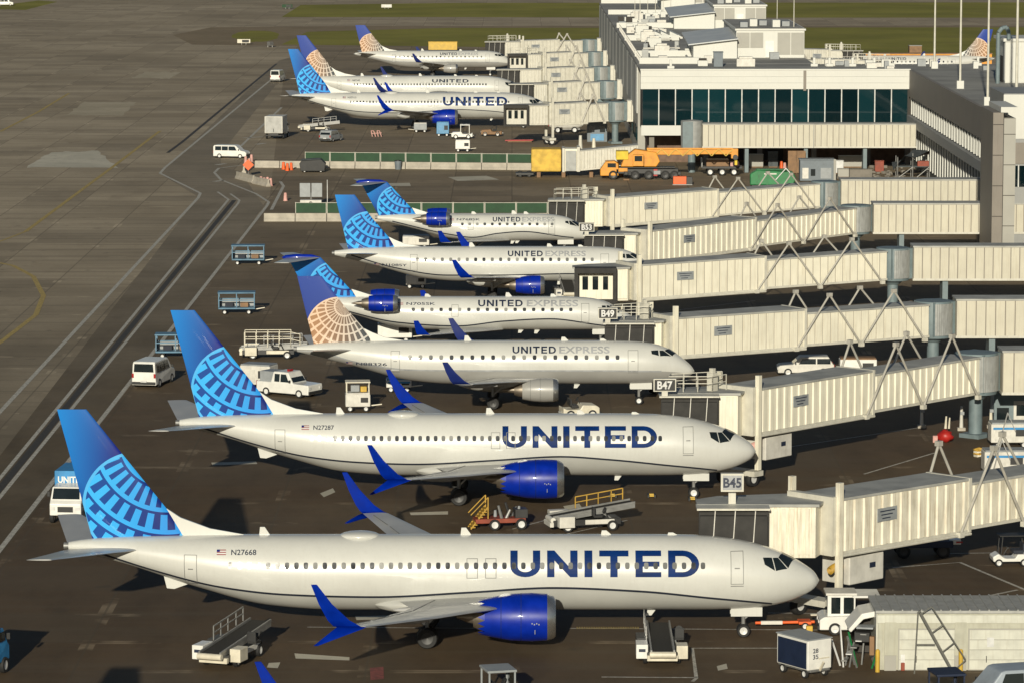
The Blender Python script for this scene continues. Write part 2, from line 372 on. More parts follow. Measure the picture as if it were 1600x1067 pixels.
def spec175(old=False):
    L = 30.8
    return dict(L=L, gear_nose=4.3, gear_main=(15.6, 2.6, .48), kind='175',
        top=pchip([0, .2, .8, 2, 3.2, 5, 7, L - 8, L - 3, L], [2.62, 2.95, 3.5, 4.33, 4.74, 4.93, 4.97, 4.97, 4.86, 4.55]),
        bot=pchip([0, .2, .8, 2, 3.5, 5.5, L - 12, L - 9, L - 4, L], [2.58, 2.3, 2.05, 1.8, 1.66, 1.62, 1.62, 1.85, 3.1, 4.1]),
        hw=pchip([0, .2, .8, 2, 3.5, 5.5, L - 11, L - 7, L - 3, L], [.03, .32, .68, 1.12, 1.4, 1.505, 1.505, 1.3, .72, .2]),
        cheat=pchip([1, 2.5, 8, 15, 20, 25, L - 1.5], [2.2, 2.3, 2.45, 2.3, 2.3, 3.0, 4.2]) if not old else pchip([.5, 2.5, 8, 16, 22, 26, L - 1.5], [2.5, 2.72, 2.8, 2.8, 2.85, 3.35, 4.3]),
        panes=[[(1.35, 4), (1.75, 46), (2.35, 34), (1.95, 4)], [(1.85, 49), (2.7, 60), (2.75, 40), (2.45, 35)], [(2.8, 60), (3.35, 57), (3.4, 46), (2.85, 40)]],
        wing=[(.8, 10.9, 6.2, 1.85, .8), (1.5, 11.2, 5.7, 1.95, .75), (4.6, 12.9, 3.7, 2.4, .42), (13.0, 17.0, 1.4, 3.3, .15)],
        winglet=[(1.0, 1.75, .75, 1.75, .4)],
        stab=[(.3, 26.2, 3.4, 4.25, .3), (5.0, 29.3, 1.3, 4.75, .1)],
        fin=[(4.7, 24.6, 29.5, .42), (7.6, 27.1, 30.2, .28), (9.95, 28.85, 30.75, .15)],
        dorsal=[(22.4, 4.95), (24.0, 5.2), (25.0, 5.6), (25.6, 5.9), (24.9, 4.7)],
        engine=dict(y=4.1, z=1.68, t=10.6, r=.92, chevron=False, under=True, prof=[(0, .76), (.1, .85), (.4, .91), (1.1, .93), (1.9, .88), (2.6, .76), (2.75, .72)], fan=.7),
        windows=(3.83, 6.0, 23.0, .80), text=(14.1, 10.75, 4.12, .5), text2=(10.5, 6.6, 4.12, .5), reg=(26.2, 2.4, 3.15, .24),
        doors=[(4.4, 5.2, 2.75, 4.35), (22.8, 23.5, 2.75, 4.3)], dome=None, blades=[(17.5, .5), (10.0, .35), (7, .2)],
        globe=dict(c=(27.5, 5.75), r=2.6, p=(26.2, 9.0), bands=(2.3, 3.4, 4.4, 5.1)))
def specCRJ(dw=0.0, dt=0.0):
    L = 28.9 - dt
    return dict(L=L, gear_nose=3.6, gear_main=(15.7 - dw, 2.0, .42), kind='CRJ',
        top=pchip([0, .2, .8, 2, 3.3, 5, 7, L - 9, L - 3, L], [1.98, 2.2, 2.6, 3.3, 3.98, 4.28, 4.36, 4.36, 4.34, 4.15]),
        bot=pchip([0, .2, .8, 2, 3.5, 5.5, L - 11, L - 8, L - 4, L], [1.94, 1.78, 1.66, 1.56, 1.5, 1.48, 1.48, 1.7, 2.75, 3.75]),
        hw=pchip([0, .2, .8, 2, 3.5, 5.5, L - 10, L - 6, L - 2, L], [.03, .25, .52, .9, 1.2, 1.345, 1.345, 1.1, .5, .16]),
        cheat=pchip([1, 3, 8, 12 - dw * .5, 16 - dw, 21 - dt, L - 1.5], [1.75, 1.9, 2.55, 2.35, 1.9, 2.2, 3.6]),
        panes=[[(1.6, 4), (2.1, 50), (2.85, 34), (2.35, 4)], [(2.2, 53), (3.0, 62), (3.1, 40), (2.95, 35)], [(3.1, 60), (3.5, 57), (3.5, 46), (3.18, 42)]],
        wing=[(.6, 12.0 - dw, 5.6, 1.55, .6), (1.35, 12.5 - dw, 5.1, 1.6, .55), (4.0, 14.0 - dw, 3.4, 1.78, .36), (11.2, 18.0 - dw, 1.2, 2.35, .13)],
        winglet=[(1.0, 1.0, .35, 1.25, .4)],
        stab=[(.05, 27.9 - dt, 2.9, 7.72, .3), (4.3, 30.3 - dt, 1.35, 7.72, .12)],
        fin=[(4.0, 24.4 - dt, 28.7 - dt, .42), (7.75, 27.85 - dt, 30.7 - dt, .26)],
        dorsal=[(a - dt, z) for a, z in ((22.4, 4.34), (23.6, 4.5), (24.7, 4.85), (25.2, 5.0), (24.6, 4.0))],
        engine=dict(y=2.35, z=4.02, t=21.1 - dt, r=.74, chevron=False, under=False, prof=[(0, .60), (.08, .67), (.4, .73), (1.2, .75), (2.0, .72), (2.5, .64)], fan=.55),
        windows=(3.35, 6.2 - dw * .5, 20.0 - dt, .80), text=(14.2, 10.35, 3.6, .52) if not dw else (11.25, 8.3, 3.6, .46), text2=(10.0, 5.55, 3.6, .52) if not dw else (8.1, 4.7, 3.6, .46), reg=(20.4 - dt, 2.5, 3.72, .22),
        doors=[(4.6, 5.3, 2.3, 3.85), (15.9 - dw, 16.5 - dw, 2.75, 3.75)], dome=None, blades=[(18.5 - dt, .3), (11.5 - dw, .45), (7.6, .3)],
        globe=dict(c=(26.7 - dt, 5.15), r=2.25, p=(25.6 - dt, 7.9), bands=(2.0, 2.95, 3.8, 4.4)))

def fin_material(sp, livery):
    key = f"fin paint {sp['kind']} {livery} {sp['L']:.1f}"
    if key in MATS: return MATS[key]
    m, nt, b = base(key); x, y, z = sep(nt, coords(nt)); t = x * -1.0
    g = sp['globe']; (ct, cz), (pt, pz), r = g['c'], g['p'], g['r']; f0, f1 = sp['fin'][0], sp['fin'][-1]
    rad = ((t - ct).op('POWER', 2.0) + (z - cz).op('POWER', 2.0)).op('SQRT')
    dp = ((t - pt).op('POWER', 2.0) + (z - pz).op('POWER', 2.0)).op('SQRT')
    ang = (t - pt).op('ARCTAN2', (z - pz) * -1.0)
    inside = rad.lt(r)
    k = ((z - f0[0]) / (f1[0] - f0[0])).clamp()                     # 0 root .. 1 tip
    if livery == 'new':
        side = ((t - (f0[1] + (z - f0[0]) * ((f1[1] - f0[1]) / (f1[0] - f0[0])))) / 3.4).clamp()   # 0 at the leading edge
        upper = mixc(nt, ((k - 0.45) * 1.35 + (side - 0.5) * 0.75).clamp(), (0.0005, 0.010, 0.19), (0.003, 0.27, 0.76))
        per = R(9.8); ph = (ang / per + 40.0).op('FRACT')
        width = ramp(nt, dp, g['bands'][3], g['bands'][0]) * 0.10 + 0.46
        bar = ph.lt(width)
        ring = lite = None
        for q in g['bands']:
            e = (dp - q).op('ABSOLUTE').lt(0.07); ring = e if ring is None else ring.op('MAXIMUM', e)
            e = (dp - (q - .19)).op('ABSOLUTE').lt(0.12); lite = e if lite is None else lite.op('MAXIMUM', e)
        edge = rad.gt(r - 0.16)
        gap = mixc(nt, ((t - (ct - 1.6)) / 3.6).clamp(), (0.0005, 0.012, 0.15), (0.001, 0.055, 0.28))
        blue = mixc(nt, ((t - (ct - 1.8)) / 3.8).clamp(), (0.015, 0.24, 0.68), (0.035, 0.40, 0.84))
        cell = mixc(nt, bar, gap, blue)
        cell = mixc(nt, lite, cell, blue)
        cell = mixc(nt, ring, cell, gap)
        cell = mixc(nt, edge, cell, (0.07, 0.40, 0.78))
        col = mixc(nt, inside, upper, cell)
    else:
        upper = mixc(nt, k, (0.014, 0.035, 0.22), (0.022, 0.058, 0.30))
        pt2, pz2 = ct - 0.4, cz + r * 0.72
        d2 = ((t - pt2).op('POWER', 2.0) + (z - pz2).op('POWER', 2.0)).op('SQRT')
        a2 = (t - pt2).op('ARCTAN2', (z - pz2) * -1.0)
        line = ((a2 / R(10.5) + 40.0).op('FRACT')).lt(0.34).op('MAXIMUM', ((d2 / (r * 0.27)).op('FRACT')).lt(0.18)).op('MAXIMUM', rad.gt(r - 0.12))
        cellc = mixc(nt, ((t - (ct - 1.8)) / 3.6).clamp(), (0.06, 0.07, 0.075), (0.36, 0.20, 0.105))
        linec = mixc(nt, ((t - (ct - 1.8)) / 3.6).clamp(), (0.50, 0.48, 0.44), (0.70, 0.50, 0.36))
        col = mixc(nt, inside, upper, mixc(nt, line, cellc, linec))
    nt.links.new(col, b.inputs["Base Color"])
    b.inputs["Roughness"].default_value = 0.4; b.inputs["Specular IOR Level"].default_value = .2; b.inputs["Coat Weight"].default_value = 0.08
    MATS[key] = m; return m

def foil(n=9):
    """closed section, unit chord: trailing edge over the top and back underneath"""
    th = lambda u: 2.6 * (0.2969 * math.sqrt(u) - 0.126 * u - 0.3516 * u * u + 0.2843 * u ** 3 - 0.1015 * u ** 4)
    us = [(1 - math.cos(math.pi * i / n)) / 2 for i in range(n + 1)]
    return [(u, th(u)) for u in reversed(us)] + [(u, -th(u) * 0.8) for u in us[1:-1]]
FOIL = foil()
def surf_sheet(mb, secs, side, vertical=False):
    rows = []
    for s in secs:
        if vertical:
            z, le, te, thk = s; c = te - le; rows.append([(-(le + u * c), q * thk * 1.4 * (1 if 1 else 1), z) for u, q in FOIL])
        else:
            y, le, c, z, thk = s; rows.append([(-(le + u * c), side * y, z + q * thk * 1.25) for u, q in FOIL])
    mb.grid(rows, 0, True); n = len(FOIL)
    mb.add(rows[-1], [tuple(range(n))]); mb.add(rows[0], [tuple(range(n - 1, -1, -1))])
    return mb
WINDOW_MESH = {}
def oval_mesh(key, w, h, m):
    if key not in WINDOW_MESH:
        p = [(w / 2 * math.copysign(abs(math.cos(a)) ** .6, math.cos(a)), h / 2 * math.copysign(abs(math.sin(a)) ** .6, math.sin(a))) for a in [2 * math.pi * i / 12 for i in range(12)]]
        WINDOW_MESH[key] = MB().add([(a, 0, b) for a, b in p] + [(a * .9, .02, b * .9) for a, b in p], [tuple(range(12))] + [(i, (i + 1) % 12, 12 + (i + 1) % 12, 12 + i) for i in range(12)]).mesh(key, m)
    return WINDOW_MESH[key]

def aircraft(sp, name, label, loc, livery='new', reg=None, flip=False, group="parked airliners", detail=True, colours=None):
    root = thing(name, label, "airliner", loc, math.pi if flip else 0.0, group)
    L, top, bot, hw = sp['L'], sp['top'], sp['bot'], sp['hw']
    body = 'aircraft_white' if livery == 'new' else 'aircraft_white'; belly = 'aircraft_grey' if livery == 'new' else 'old_grey'
    blue = 'united_blue' if livery == 'new' else 'navy'
    def pt(t, phi, side, off=0.0):
        a, b_ = top(t), bot(t); return Vector((-t, side * (hw(t) + off) * math.sin(phi), (a + b_) / 2 + ((a - b_) / 2 + off) * math.cos(phi)))
    def phi_z(t, z):
        a, b_ = top(t), bot(t); return math.acos(max(-1, min(1, (z - (a + b_) / 2) / max(.01, (a - b_) / 2))))
    # stations
    ts = [0, .06, .15, .28, .45, .7, 1, 1.3, 1.6, 2, 2.4, 2.8, 3.3, 3.8, 4.4, 5, 5.8, 6.8]
    ts += list(np.linspace(8, L - 14, 12)) + list(np.linspace(L - 13.2, L, 22))
    up, dn = MB(), MB(); ru, rd = [], []
    for t in ts:
        pc = phi_z(t, sp['cheat'](t)); pc = min(max(pc, R(70)), R(150))
        A = [pc * i / 16 for i in range(17)]; B = [pc + (math.pi - pc) * i / 10 for i in range(11)]
        ru.append([pt(t, p, -1) for p in reversed(A)] + [pt(t, p, 1) for p in A[1:]])
        rd.append([pt(t, p, 1) for p in B] + [pt(t, p, -1) for p in reversed(B[:-1])])
    up.grid(ru).add([ru[-1][i] for i in range(len(ru[-1]))] + [], [tuple(range(len(ru[-1])))]); dn.grid(rd)
    up.build("fuselage", body, root, smooth=50); dn.build("belly", belly, root, smooth=50)
    tl = list(np.linspace(2.6, L - 1.6, 70))
    cl = MB()
    for s in (-1, 1):
        rows = []
        for t in tl:
            z = sp['cheat'](t); rows.append([pt(t, phi_z(t, z + q), s, .008) for q in (.06, 0, -.06)])
        cl.grid(rows)
    cl.build("cheatline", 'cheatline' if livery == 'new' else 'letter_grey', root)
    # tail cone exhaust
    MB().lathe([(0, .2), (.25, .17), (.3, .05), (.05, .04)], (-L - .26, 0, (top(L) + bot(L)) / 2), 14).build("exhaust_pipe", 'steel', root, smooth=40)
    # fin, dorsal fillet, stabilisers
    surf_sheet(MB(), sp['fin'], 1, True).build("tail_fin", fin_material(sp, livery), root, smooth=40)
    d = sp['dorsal']; dm = MB(); n = len(d)
    wds = [.03, .08, .10, .06, .16]
    dm.add([(-t, -w, z) for (t, z), w in zip(d, wds)] + [(-t, w, z) for (t, z), w in zip(d, wds)], [tuple(range(n)), tuple(range(2 * n - 1, n - 1, -1))] + [(i, (i + 1) % n, n + (i + 1) % n, n + i) for i in range(n)])
    dm.build("dorsal_fin", body, root, smooth=50)
    for s in (-1, 1):
        surf_sheet(MB(), sp['stab'], s).build("tailplane", 'wing_grey' if sp['kind'] != 'CRJ' else 'wing_grey', root, smooth=40)
    if sp['kind'] == 'CRJ':
        MB().lathe([(0, .02), (.3, .2), (1.2, .3), (2.6, .26), (3.3, .04)], (-sp['stab'][0][1] - 3.3, 0, 7.75), 12).build("tail_bullet", blue, root, smooth=50)
    # wings
    for s in (-1, 1):
        wg = surf_sheet(MB(), sp['wing'], s).build("wing", 'wing_grey', root, smooth=40)
        y, le, c, z, thk = sp['wing'][-1]
        for (k, dt, dy, dz, kc) in sp['winglet']:
            wl = MB(); rows = []
            for f in (0, .12, .35, .7, 1.0):
                e = f ** (1.6 if dz > 0 else 1.1)                      # curves up from the tip
                cc = c * (1 - f) + kc * f; yy = y + dy * (f ** .6); zz = z + dz * e; xx = le + dt * f * (1 if dz > 0 else 1) + (c - cc) * 0.15
                rows.append([(-(xx + u * cc), s * (yy + q * .10), zz + q * .05) for u, q in FOIL])
            wl.grid(rows, 0, True); n = len(FOIL); wl.add(rows[-1], [tuple(range(n))])
            wl.build("winglet", 'winglet_blue' if livery == 'new' else 'winglet_navy', wg, smooth=40)
        if sp['kind'] == '737' or sp['kind'] == '175':
            for yy in ((4.0, 7.2, 10.2) if sp['kind'] == '737' else (5.5, 8.5)):
                a = sp['wing']; i = next(j for j in range(len(a) - 1) if a[j + 1][0] >= yy); f = (yy - a[i][0]) / (a[i + 1][0] - a[i][0])
                te = a[i][1] + a[i][2] + f * (a[i + 1][1] + a[i + 1][2] - a[i][1] - a[i][2]); zz = a[i][3] + f * (a[i + 1][3] - a[i][3])
                MB().lathe([(-.7, .02), (-.4, .10), (.3, .19), (1.4, .2), (2.2, .04)], (-te, s * yy, zz - .22), 10).build("flap_fairing", 'wing_grey', wg, smooth=50)
            f_ = MB(); a = sp['wing']                                    # flap and aileron gaps
            for p, q in ((.12, .46), (.47, .80), (.82, .96)):
                A_, B_ = [(a[1][0] + (a[-1][0] - a[1][0]) * u) for u in (p, q)]
                pts = []
                for yy in (A_, B_):
                    i = next(j for j in range(len(a) - 1) if a[j + 1][0] >= yy); f = (yy - a[i][0]) / (a[i + 1][0] - a[i][0])
                    mix = [a[i][j] + f * (a[i + 1][j] - a[i][j]) for j in range(5)]
                    pts.append(Vector((-(mix[1] + .74 * mix[2]), s * yy, mix[3] + mix[4] * .42)))
                f_.bar(pts[0], pts[1], .05, .03)
            f_.build("flap_gap", 'seam', wg)
        if sp['kind'] != 'CRJ':                                            # wing root fairing
            w1 = sp['wing'][1]
            MB().sph((-(w1[1] + w1[2] * .55), s * 1.0, w1[3] - .28), 1, 20, sc=(w1[2] * .66, 1.0, .62)).build("root_fairing", belly, wg, smooth=50)
    # engines
    e = sp['engine']
    for s in (-1, 1):
        c = (-e['t'], s * e['y'], e['z']); pr = e['prof']; mb = MB(); n = 36
        lip = [(-x, r) for x, r in pr[:3]]; rest = [(-x, r) for x, r in pr[2:]]
        mb.lathe(rest, c, n)
        if e['chevron']:
            lx, lr = rest[-1]; o = Vector(c)
            ring = []
            for i in range(n):
                a = 2 * math.pi * i / n; ring.append(o + Vector((lx, lr * math.cos(a), lr * math.sin(a))))
            for i in range(0, n, 2):
                a = 2 * math.pi * (i + 1) / n
                mb.add([ring[i], ring[(i + 1) % n], ring[(i + 2) % n], o + Vector((lx - .38, lr * .94 * math.cos(a), lr * .94 * math.sin(a)))], [(0, 1, 3), (1, 2, 3)])
        eng = mb.build("engine", (blue if livery == 'new' else 'old_grey') if not colours else colours, root, smooth=50)
        for q in (.42, .74): i_ = pr[2][0] + (pr[-1][0] - pr[2][0]) * q; r_ = float(np.interp(i_, [p[0] for p in pr], [p[1] for p in pr])); MB().lathe([(-i_ - .02, r_ + .006), (-i_ + .02, r_ + .008)], c, 36).build("cowl_seam", 'winglet_navy' if livery == 'new' else 'seam', eng)
        MB().lathe(lip + [(-.06, pr[0][1] - .05), (-.5, e['fan'])], c, n).build("intake_lip", 'silver', eng, smooth=50)
        MB().lathe([(-.55, .01), (-.5, .16), (-.75, .28), (-.8, e['fan'])], c, 24).build("fan", 'dark_metal', eng, smooth=40)
        xe, re = rest[-1]
        MB().lathe([(xe + .35, re * .86), (xe - .25, re * .72), (xe - .62, re * .55), (xe - .6, re * .3)], c, 24).build("exhaust_nozzle", 'hot_metal', eng, smooth=50)
        MB().lathe([(xe - .3, re * .42), (xe - .9, re * .3), (xe - 1.5, re * .05)], c, 16).build("exhaust_plug", 'hot_metal', eng, smooth=50)
        if e['under']:
            wz = sp['wing'][2][3]; r = e['r']; t0 = e['t'] + .9
            wl_ = sp['wing'][2][1]; poly = [(-t0, e['z'] + r - .12), (-(wl_ - .3), max(e['z'] + r * .98, wz + .12)), (-(wl_ + .9), wz + .16), (-(wl_ + 2.3), wz + .02), (-(wl_ + 2.5), wz - .35), (-(t0 + 2.9), e['z'] + .3), (-(t0 + .6), e['z'] + .5)]
            MB().prism(poly, s * e['y'] - .2, s * e['y'] + .2).build("pylon", belly if livery == 'old' else 'aircraft_white', eng, smooth=30)
        else:
            MB().box((-e['t'] - 1.4, s * 1.45, e['z'] - .12), (2.0, 1.0, .3)).build("pylon", body, eng)
        sy = s * (e['y'] + e['r'] * .985)
        if livery == 'new' and detail:                                      # small stencil on the cowl
            for q in range(4): MB().box((-e['t'] - 1.25 + q * .12, s * (e['y'] + e['r'] * 1.02), e['z'] - .1 - .05 * (q % 2)), (.06, .02, .07)).build("stencil", 'grey_paint', eng)
            MB().box((-e['t'] - 1.1, s * (e['y'] + e['r'] * .93), e['z'] - .52), (.03, .02, .35)).build("stencil", 'grey_paint', eng)
    # cockpit glass
    cg = MB()
    for s in (-1, 1):
        for q in sp['panes']:
            rows = []
            for i in range(6):
                u = i / 5; row = []
                for j in range(6):
                    v = j / 5
                    t = (q[0][0] * (1 - u) + q[1][0] * u) * (1 - v) + (q[3][0] * (1 - u) + q[2][0] * u) * v
                    p = (q[0][1] * (1 - u) + q[1][1] * u) * (1 - v) + (q[3][1] * (1 - u) + q[2][1] * u) * v
                    row.append(pt(t, R(p), s, .012))
                rows.append(row)
            MB().grid(rows).build("cockpit_window", 'glass_dark', root, smooth=60)
    # cabin windows
    wz, t0, t1, step = sp['windows']; wm = oval_mesh('cabin window ' + sp['kind'], .25 if sp['kind'] == '737' else .30, .37 if sp['kind'] != 'CRJ' else .32, 'cabin_window')
    skip = [(a - .1, b + .1) for a, b, *_ in sp['doors'] if b - a < .58]
    for s in (-1, 1):
        t = t0
        while t < t1:
            p = phi_z(t, wz); a, b_ = top(t), bot(t)
            tilt = math.atan2(hw(t) * math.cos(p), (a - b_) / 2 * math.sin(p))
            link("window", wm, root, pt(t, p, s, .012), (-tilt, 0, 0 if s < 0 else math.pi))
            t += step
    # doors
    for (a, b_, z0, z1) in sp['doors']:
        for s in (-1, 1):
            if sp['kind'] == '737' and z0 > 3.5: pass
            mb = MB(); rows = []
            for j in range(9):
                z = z0 + (z1 - z0) * j / 8; rows.append([pt(a + (b_ - a) * i / 2, phi_z(a + (b_ - a) * i / 2, z), s, .005) for i in range(3)])
            mb.grid(rows, 0); w_ = .035
            def strip(ta, tb, za, zb):
                r_ = []
                for j in range(9):
                    z = za + (zb - za) * j / 8; r_.append([pt(ta, phi_z(ta, z), s, .011), pt(tb, phi_z(tb, z), s, .011)])
                mb.grid(r_, 1)
            strip(a, a + w_, z0 + w_, z1 - w_); strip(b_ - w_, b_, z0 + w_, z1 - w_); strip(a, b_, z0, z0 + w_); strip(a, b_, z1 - w_, z1)
            if z1 - z0 > 1.3: strip((a + b_) / 2 - .14, (a + b_) / 2 + .14, (z0 + z1) / 2 - .03, (z0 + z1) / 2 + .03); strip(a, b_, z0 - .12, z0 - .07)
            mb.build("door", [body, 'seam'], root, smooth=60)
    # lettering that follows the skin
    def skin_text(nm, glyph, m, ta, tb, z0, h):
        vs, fs, _ = glyph
        bm = bmesh.new(); bv = [bm.verts.new((x, y, 0)) for x, y in vs]
        for q in fs:
            try: bm.faces.new([bv[i] for i in q])
            except ValueError: pass
        for k in range(1, 8): bmesh.ops.bisect_plane(bm, geom=bm.verts[:] + bm.edges[:] + bm.faces[:], plane_co=(0, k / 8, 0), plane_no=(0, 1, 0))
        bm.verts.ensure_lookup_table(); bm.verts.index_update()
        cv = [tuple(v.co) for v in bm.verts]; cf = [tuple(v.index for v in q.verts) for q in bm.faces]; bm.free()
        for s in (-1, 1):
            out = []
            for x, y, _ in cv:
                t = ta + (tb - ta) * x if s < 0 else tb + (ta - tb) * x
                out.append(pt(t, phi_z(t, z0 + h * y), s, .009))
            MB().add(out, cf).build(nm, m, root)
    ta, tb, z0, h = sp['text']
    skin_text("lettering", WIDE, 'letter_blue' if sp['kind'] == '737' else 'letter_black', ta, tb, z0, h) if not (sp['kind'] == '737' and livery == 'old') else skin_text("lettering", WIDE, 'letter_black', ta - 1.2, ta - 7.4, z0 + .9, .55)
    if 'text2' in sp:
        ta, tb, z0, h = sp['text2']; skin_text("lettering", FONT["EXPRESS"], 'letter_grey', ta, tb, z0, h)
    if reg:
        ta, w_, z0, h = sp['reg']; skin_text("registration", FONT[reg], 'letter_black', ta, ta - w_, z0, h)
        for s in (-1, 1):
            fl = MB(); a_ = ta + .78
            fl.grid([[pt(a_ - .5 * i / 3, phi_z(a_ - .5 * i / 3, z0 + h * j / 5), s, .009) for i in range(4)] for j in range(6)], 0)
            fl.m = [1 if (i % 3 == 0 and i // 3 > 2) else (2 if (i // 3) % 2 else 0) for i in range(15)]
            fl.build("flag", ['flag_red', 'navy', 'hub'], root)
    # antennas, dome, tail skid
    for t, h_ in sp['blades']:
        z = top(t); MB().prism([(-t - .35, z - .04), (-t + .25, z - .04), (-t - .05, z + h_ * .75), (-t - .3, z + h_ * .75)], -.03, .03).build("antenna", body, root)
    for t, h_ in ((9.0, .35), (L * .36, .3)):
        z = bot(t); MB().prism([(-t - .3, z + .05), (-t + .2, z + .05), (-t - .1, z - h_), (-t - .35, z - h_)], -.03, .03).build("antenna", body, root)
    if sp['dome']:
        t, a, b_, h_ = sp['dome']; MB().sph((-t, 0, top(t) - .06), 1, 20, sc=(a, b_, h_)).build("satellite_dome", body, root, smooth=60)
        t = L - 4.4 - 2.2; MB().prism([(-t, bot(t) + .1), (-t - 1.5, bot(t + 1.5) + .15), (-t - 1.3, bot(t) - .18), (-t - .9, bot(t) - .22)], -.12, .12).build("tail_skid", body, root)
    # landing gear
    def gear(t, y, r, nm, zt, both=.24, doors=True, hub='hub'):
        st = MB().cyl((-t, y, r), (-t, y, zt), .10, .13, 10).cyl((-t, y - both - .05, r), (-t, y + both + .05, r), .07, .07, 8).bar((-t, y, zt * .55), (-t + 1.0, y, zt), .09)
        g = st.build(nm, 'steel', root)
        for q in (-1, 1):
            yy = y + q * both; wmb = MB().lathe([(-r * .34, r * .58), (-r * .36, r * .9), (-r * .22, r), (r * .22, r), (r * .36, r * .9), (r * .34, r * .58)], (-t, yy, r), 20, 0, 'y')
            wmb.lathe([(-r * .2, .02), (-r * .3, r * .58)], (-t, yy, r), 16, 1, 'y').lathe([(r * .2, .02), (r * .3, r * .58)], (-t, yy, r), 16, 1, 'y')
            wmb.build("wheel", ['tyre', hub], g, smooth=40)
        if doors:
            for q in (-1, 1): MB().box((-t + .15, y + q * .38, zt - .3), (1.7, .05, .5)).build("gear_door", 'aircraft_white', g)
    gear(sp['gear_nose'], 0, .36 if sp['kind'] == '737' else .31, "nose_gear", bot(sp['gear_nose']) + .15, .2)
    gt, gy, gr = sp['gear_main']
    for s in (-1, 1): gear(gt, s * gy, gr, "main_gear", sp['wing'][1][3], .38, False, 'dark_metal')  # main wheel hubs coloured dark for the shade under the wing
    return root
S9, S8, S175, S17O, SCRJ, SCR2 = spec737(), spec737(1.6, 2.6), spec175(), spec175(True), specCRJ(), specCRJ(2.6, 5.3)
def at(nose_px, zc, h=2.0): v = Gz(nose_px, zc, h); return (v.x, v.y, 0)
aircraft(S9, "airliner", "nearest whole blue-tailed jet with a globe fin, nose under the closest boarding bridge", at(1280, 210, 3), reg="N27668")
aircraft(S8, "airliner", "second whole blue-tailed jet, parked between the nearest jet and the grey-engined jet", at(1181, 256, 3), reg="N27287")
aircraft(S17O, "airliner", "jet with navy tail, tan globe and pale grey engine beside the B47 sign", at(1085, 300.2, 3), livery='old', reg="N88326")
aircraft(SCRJ, "airliner", "small T-tailed jet with rear blue engines, nose beside the B49 sign", at(1003, 336, 2), reg="N705SK")
aircraft(S175, "airliner", "blue-tailed regional jet with blue underwing engine between the two T-tailed jets", at(1022, 373.5, 3), reg="N108SY")
aircraft(SCR2, "airliner", "farther T-tailed small jet with rear blue engines, in front of the green fence", at(934, 415, 2), reg="N768SK")
aircraft(S9, "airliner", "blue-tailed jet beyond the green fence, nose by the cluster of far bridges", at(858, 612, 3), reg="N37513")
aircraft(S8, "airliner", "jet with plain navy and tan globe tail right behind the far blue-tailed jet", at(818, 660, 3), livery='old', reg="N87345")
aircraft(S17O, "airliner", "farthest jet of the row with navy and tan tail before the grass", at(800, 761, 3), livery='old')
aircraft(S17O, "airliner", "jet facing left beyond the terminal roof, tan striped tail by the white penthouse", at(1300, 742, 3), livery='old', flip=True)
b0 = Vector(at(1280, 210, 3)); aircraft(S9, "airliner", "jet below the picture's lower edge, only its blue winglet tip showing", (15.1, b0.y - 54.3, 0), reg=None)
# ---------------------------------------------------------------- ground
def ground_mat(name, c0, c1, c2, scale, rough=0.8, joints=None, tracks=0.0, near=None):
    m, nt, b = base(name); v = coords(nt)
    n1 = noise(nt, v, scale, 6, 0.6); n2 = noise(nt, vmul(nt, v, (1, .35, 1)), scale * 7, 5, 0.65); n3 = noise(nt, v, 3.0, 3, .6)
    c = mixc(nt, ramp(nt, n1, .40, .60), c0, c1)
    c = mixc(nt, ramp(nt, n2, .52, .72) * .55, c, c2)
    c = mixc(nt, ramp(nt, n3, .3, .7) * .25, c, tuple(x * .6 for x in c0))
    if near:      # darker tone towards the near side, blended over an irregular edge
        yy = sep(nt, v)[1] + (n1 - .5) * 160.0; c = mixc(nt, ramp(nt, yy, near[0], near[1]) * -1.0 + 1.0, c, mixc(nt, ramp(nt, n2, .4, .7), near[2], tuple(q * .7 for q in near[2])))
    if tracks:
        st = noise(nt, vmul(nt, v, (.03, .5, 1)), 1.0, 4, .6); c = mixc(nt, ramp(nt, st, .5, .75) * tracks, c, tuple(x * .45 for x in c0))
    if joints:
        x, y, z = sep(nt, v); j = None
        for q, w in ((x, joints), (y, joints)):
            e = ((q / w).op('FRACT') - .5).op('ABSOLUTE').gt(.5 - .07 / joints); j = e if j is None else j.op('MAXIMUM', e)
        fl = [(q / joints).op('FLOOR') for q in (x, y)]; cb = nt.nodes.new("ShaderNodeCombineXYZ"); nt.links.new(fl[0].o, cb.inputs[0]); nt.links.new(fl[1].o, cb.inputs[1])
        wh = nt.nodes.new("ShaderNodeTexWhiteNoise"); nt.links.new(cb.outputs[0], wh.inputs["Vector"]); wv = E(nt, wh.outputs["Value"])       # each slab cast a little different
        c = mixc(nt, wv * wv * .42, c, tuple(q * .42 for q in c0)); pk = None
        for q in (x, y):
            e = ((q / joints).op('FRACT') - .5).op('ABSOLUTE').gt(.5 - .4 / joints); pk = e if pk is None else pk.op('MAXIMUM', e)
        c = mixc(nt, pk * ramp(nt, noise(nt, v, .16, 4, .6), .56, .66) * .28, c, tuple(min(1, q * 1.9) for q in c1))      # patched joints
        c = mixc(nt, j * .55, c, tuple(q * .35 for q in c0))
        ol = noise(nt, v, .45, 3, .5); c = mixc(nt, ramp(nt, ol, .66, .74) * .6, c, tuple(q * .3 for q in c0))            # oil spots
    nt.links.new(c, b.inputs["Base Color"]); b.inputs["Roughness"].default_value = rough; b.inputs["Specular IOR Level"].default_value = .25
    bp = nt.nodes.new("ShaderNodeBump"); bp.inputs["Strength"].default_value = .25; bp.inputs["Distance"].default_value = .03
    nt.links.new(n3.o, bp.inputs["Height"]); nt.links.new(bp.outputs[0], b.inputs["Normal"])
    return m
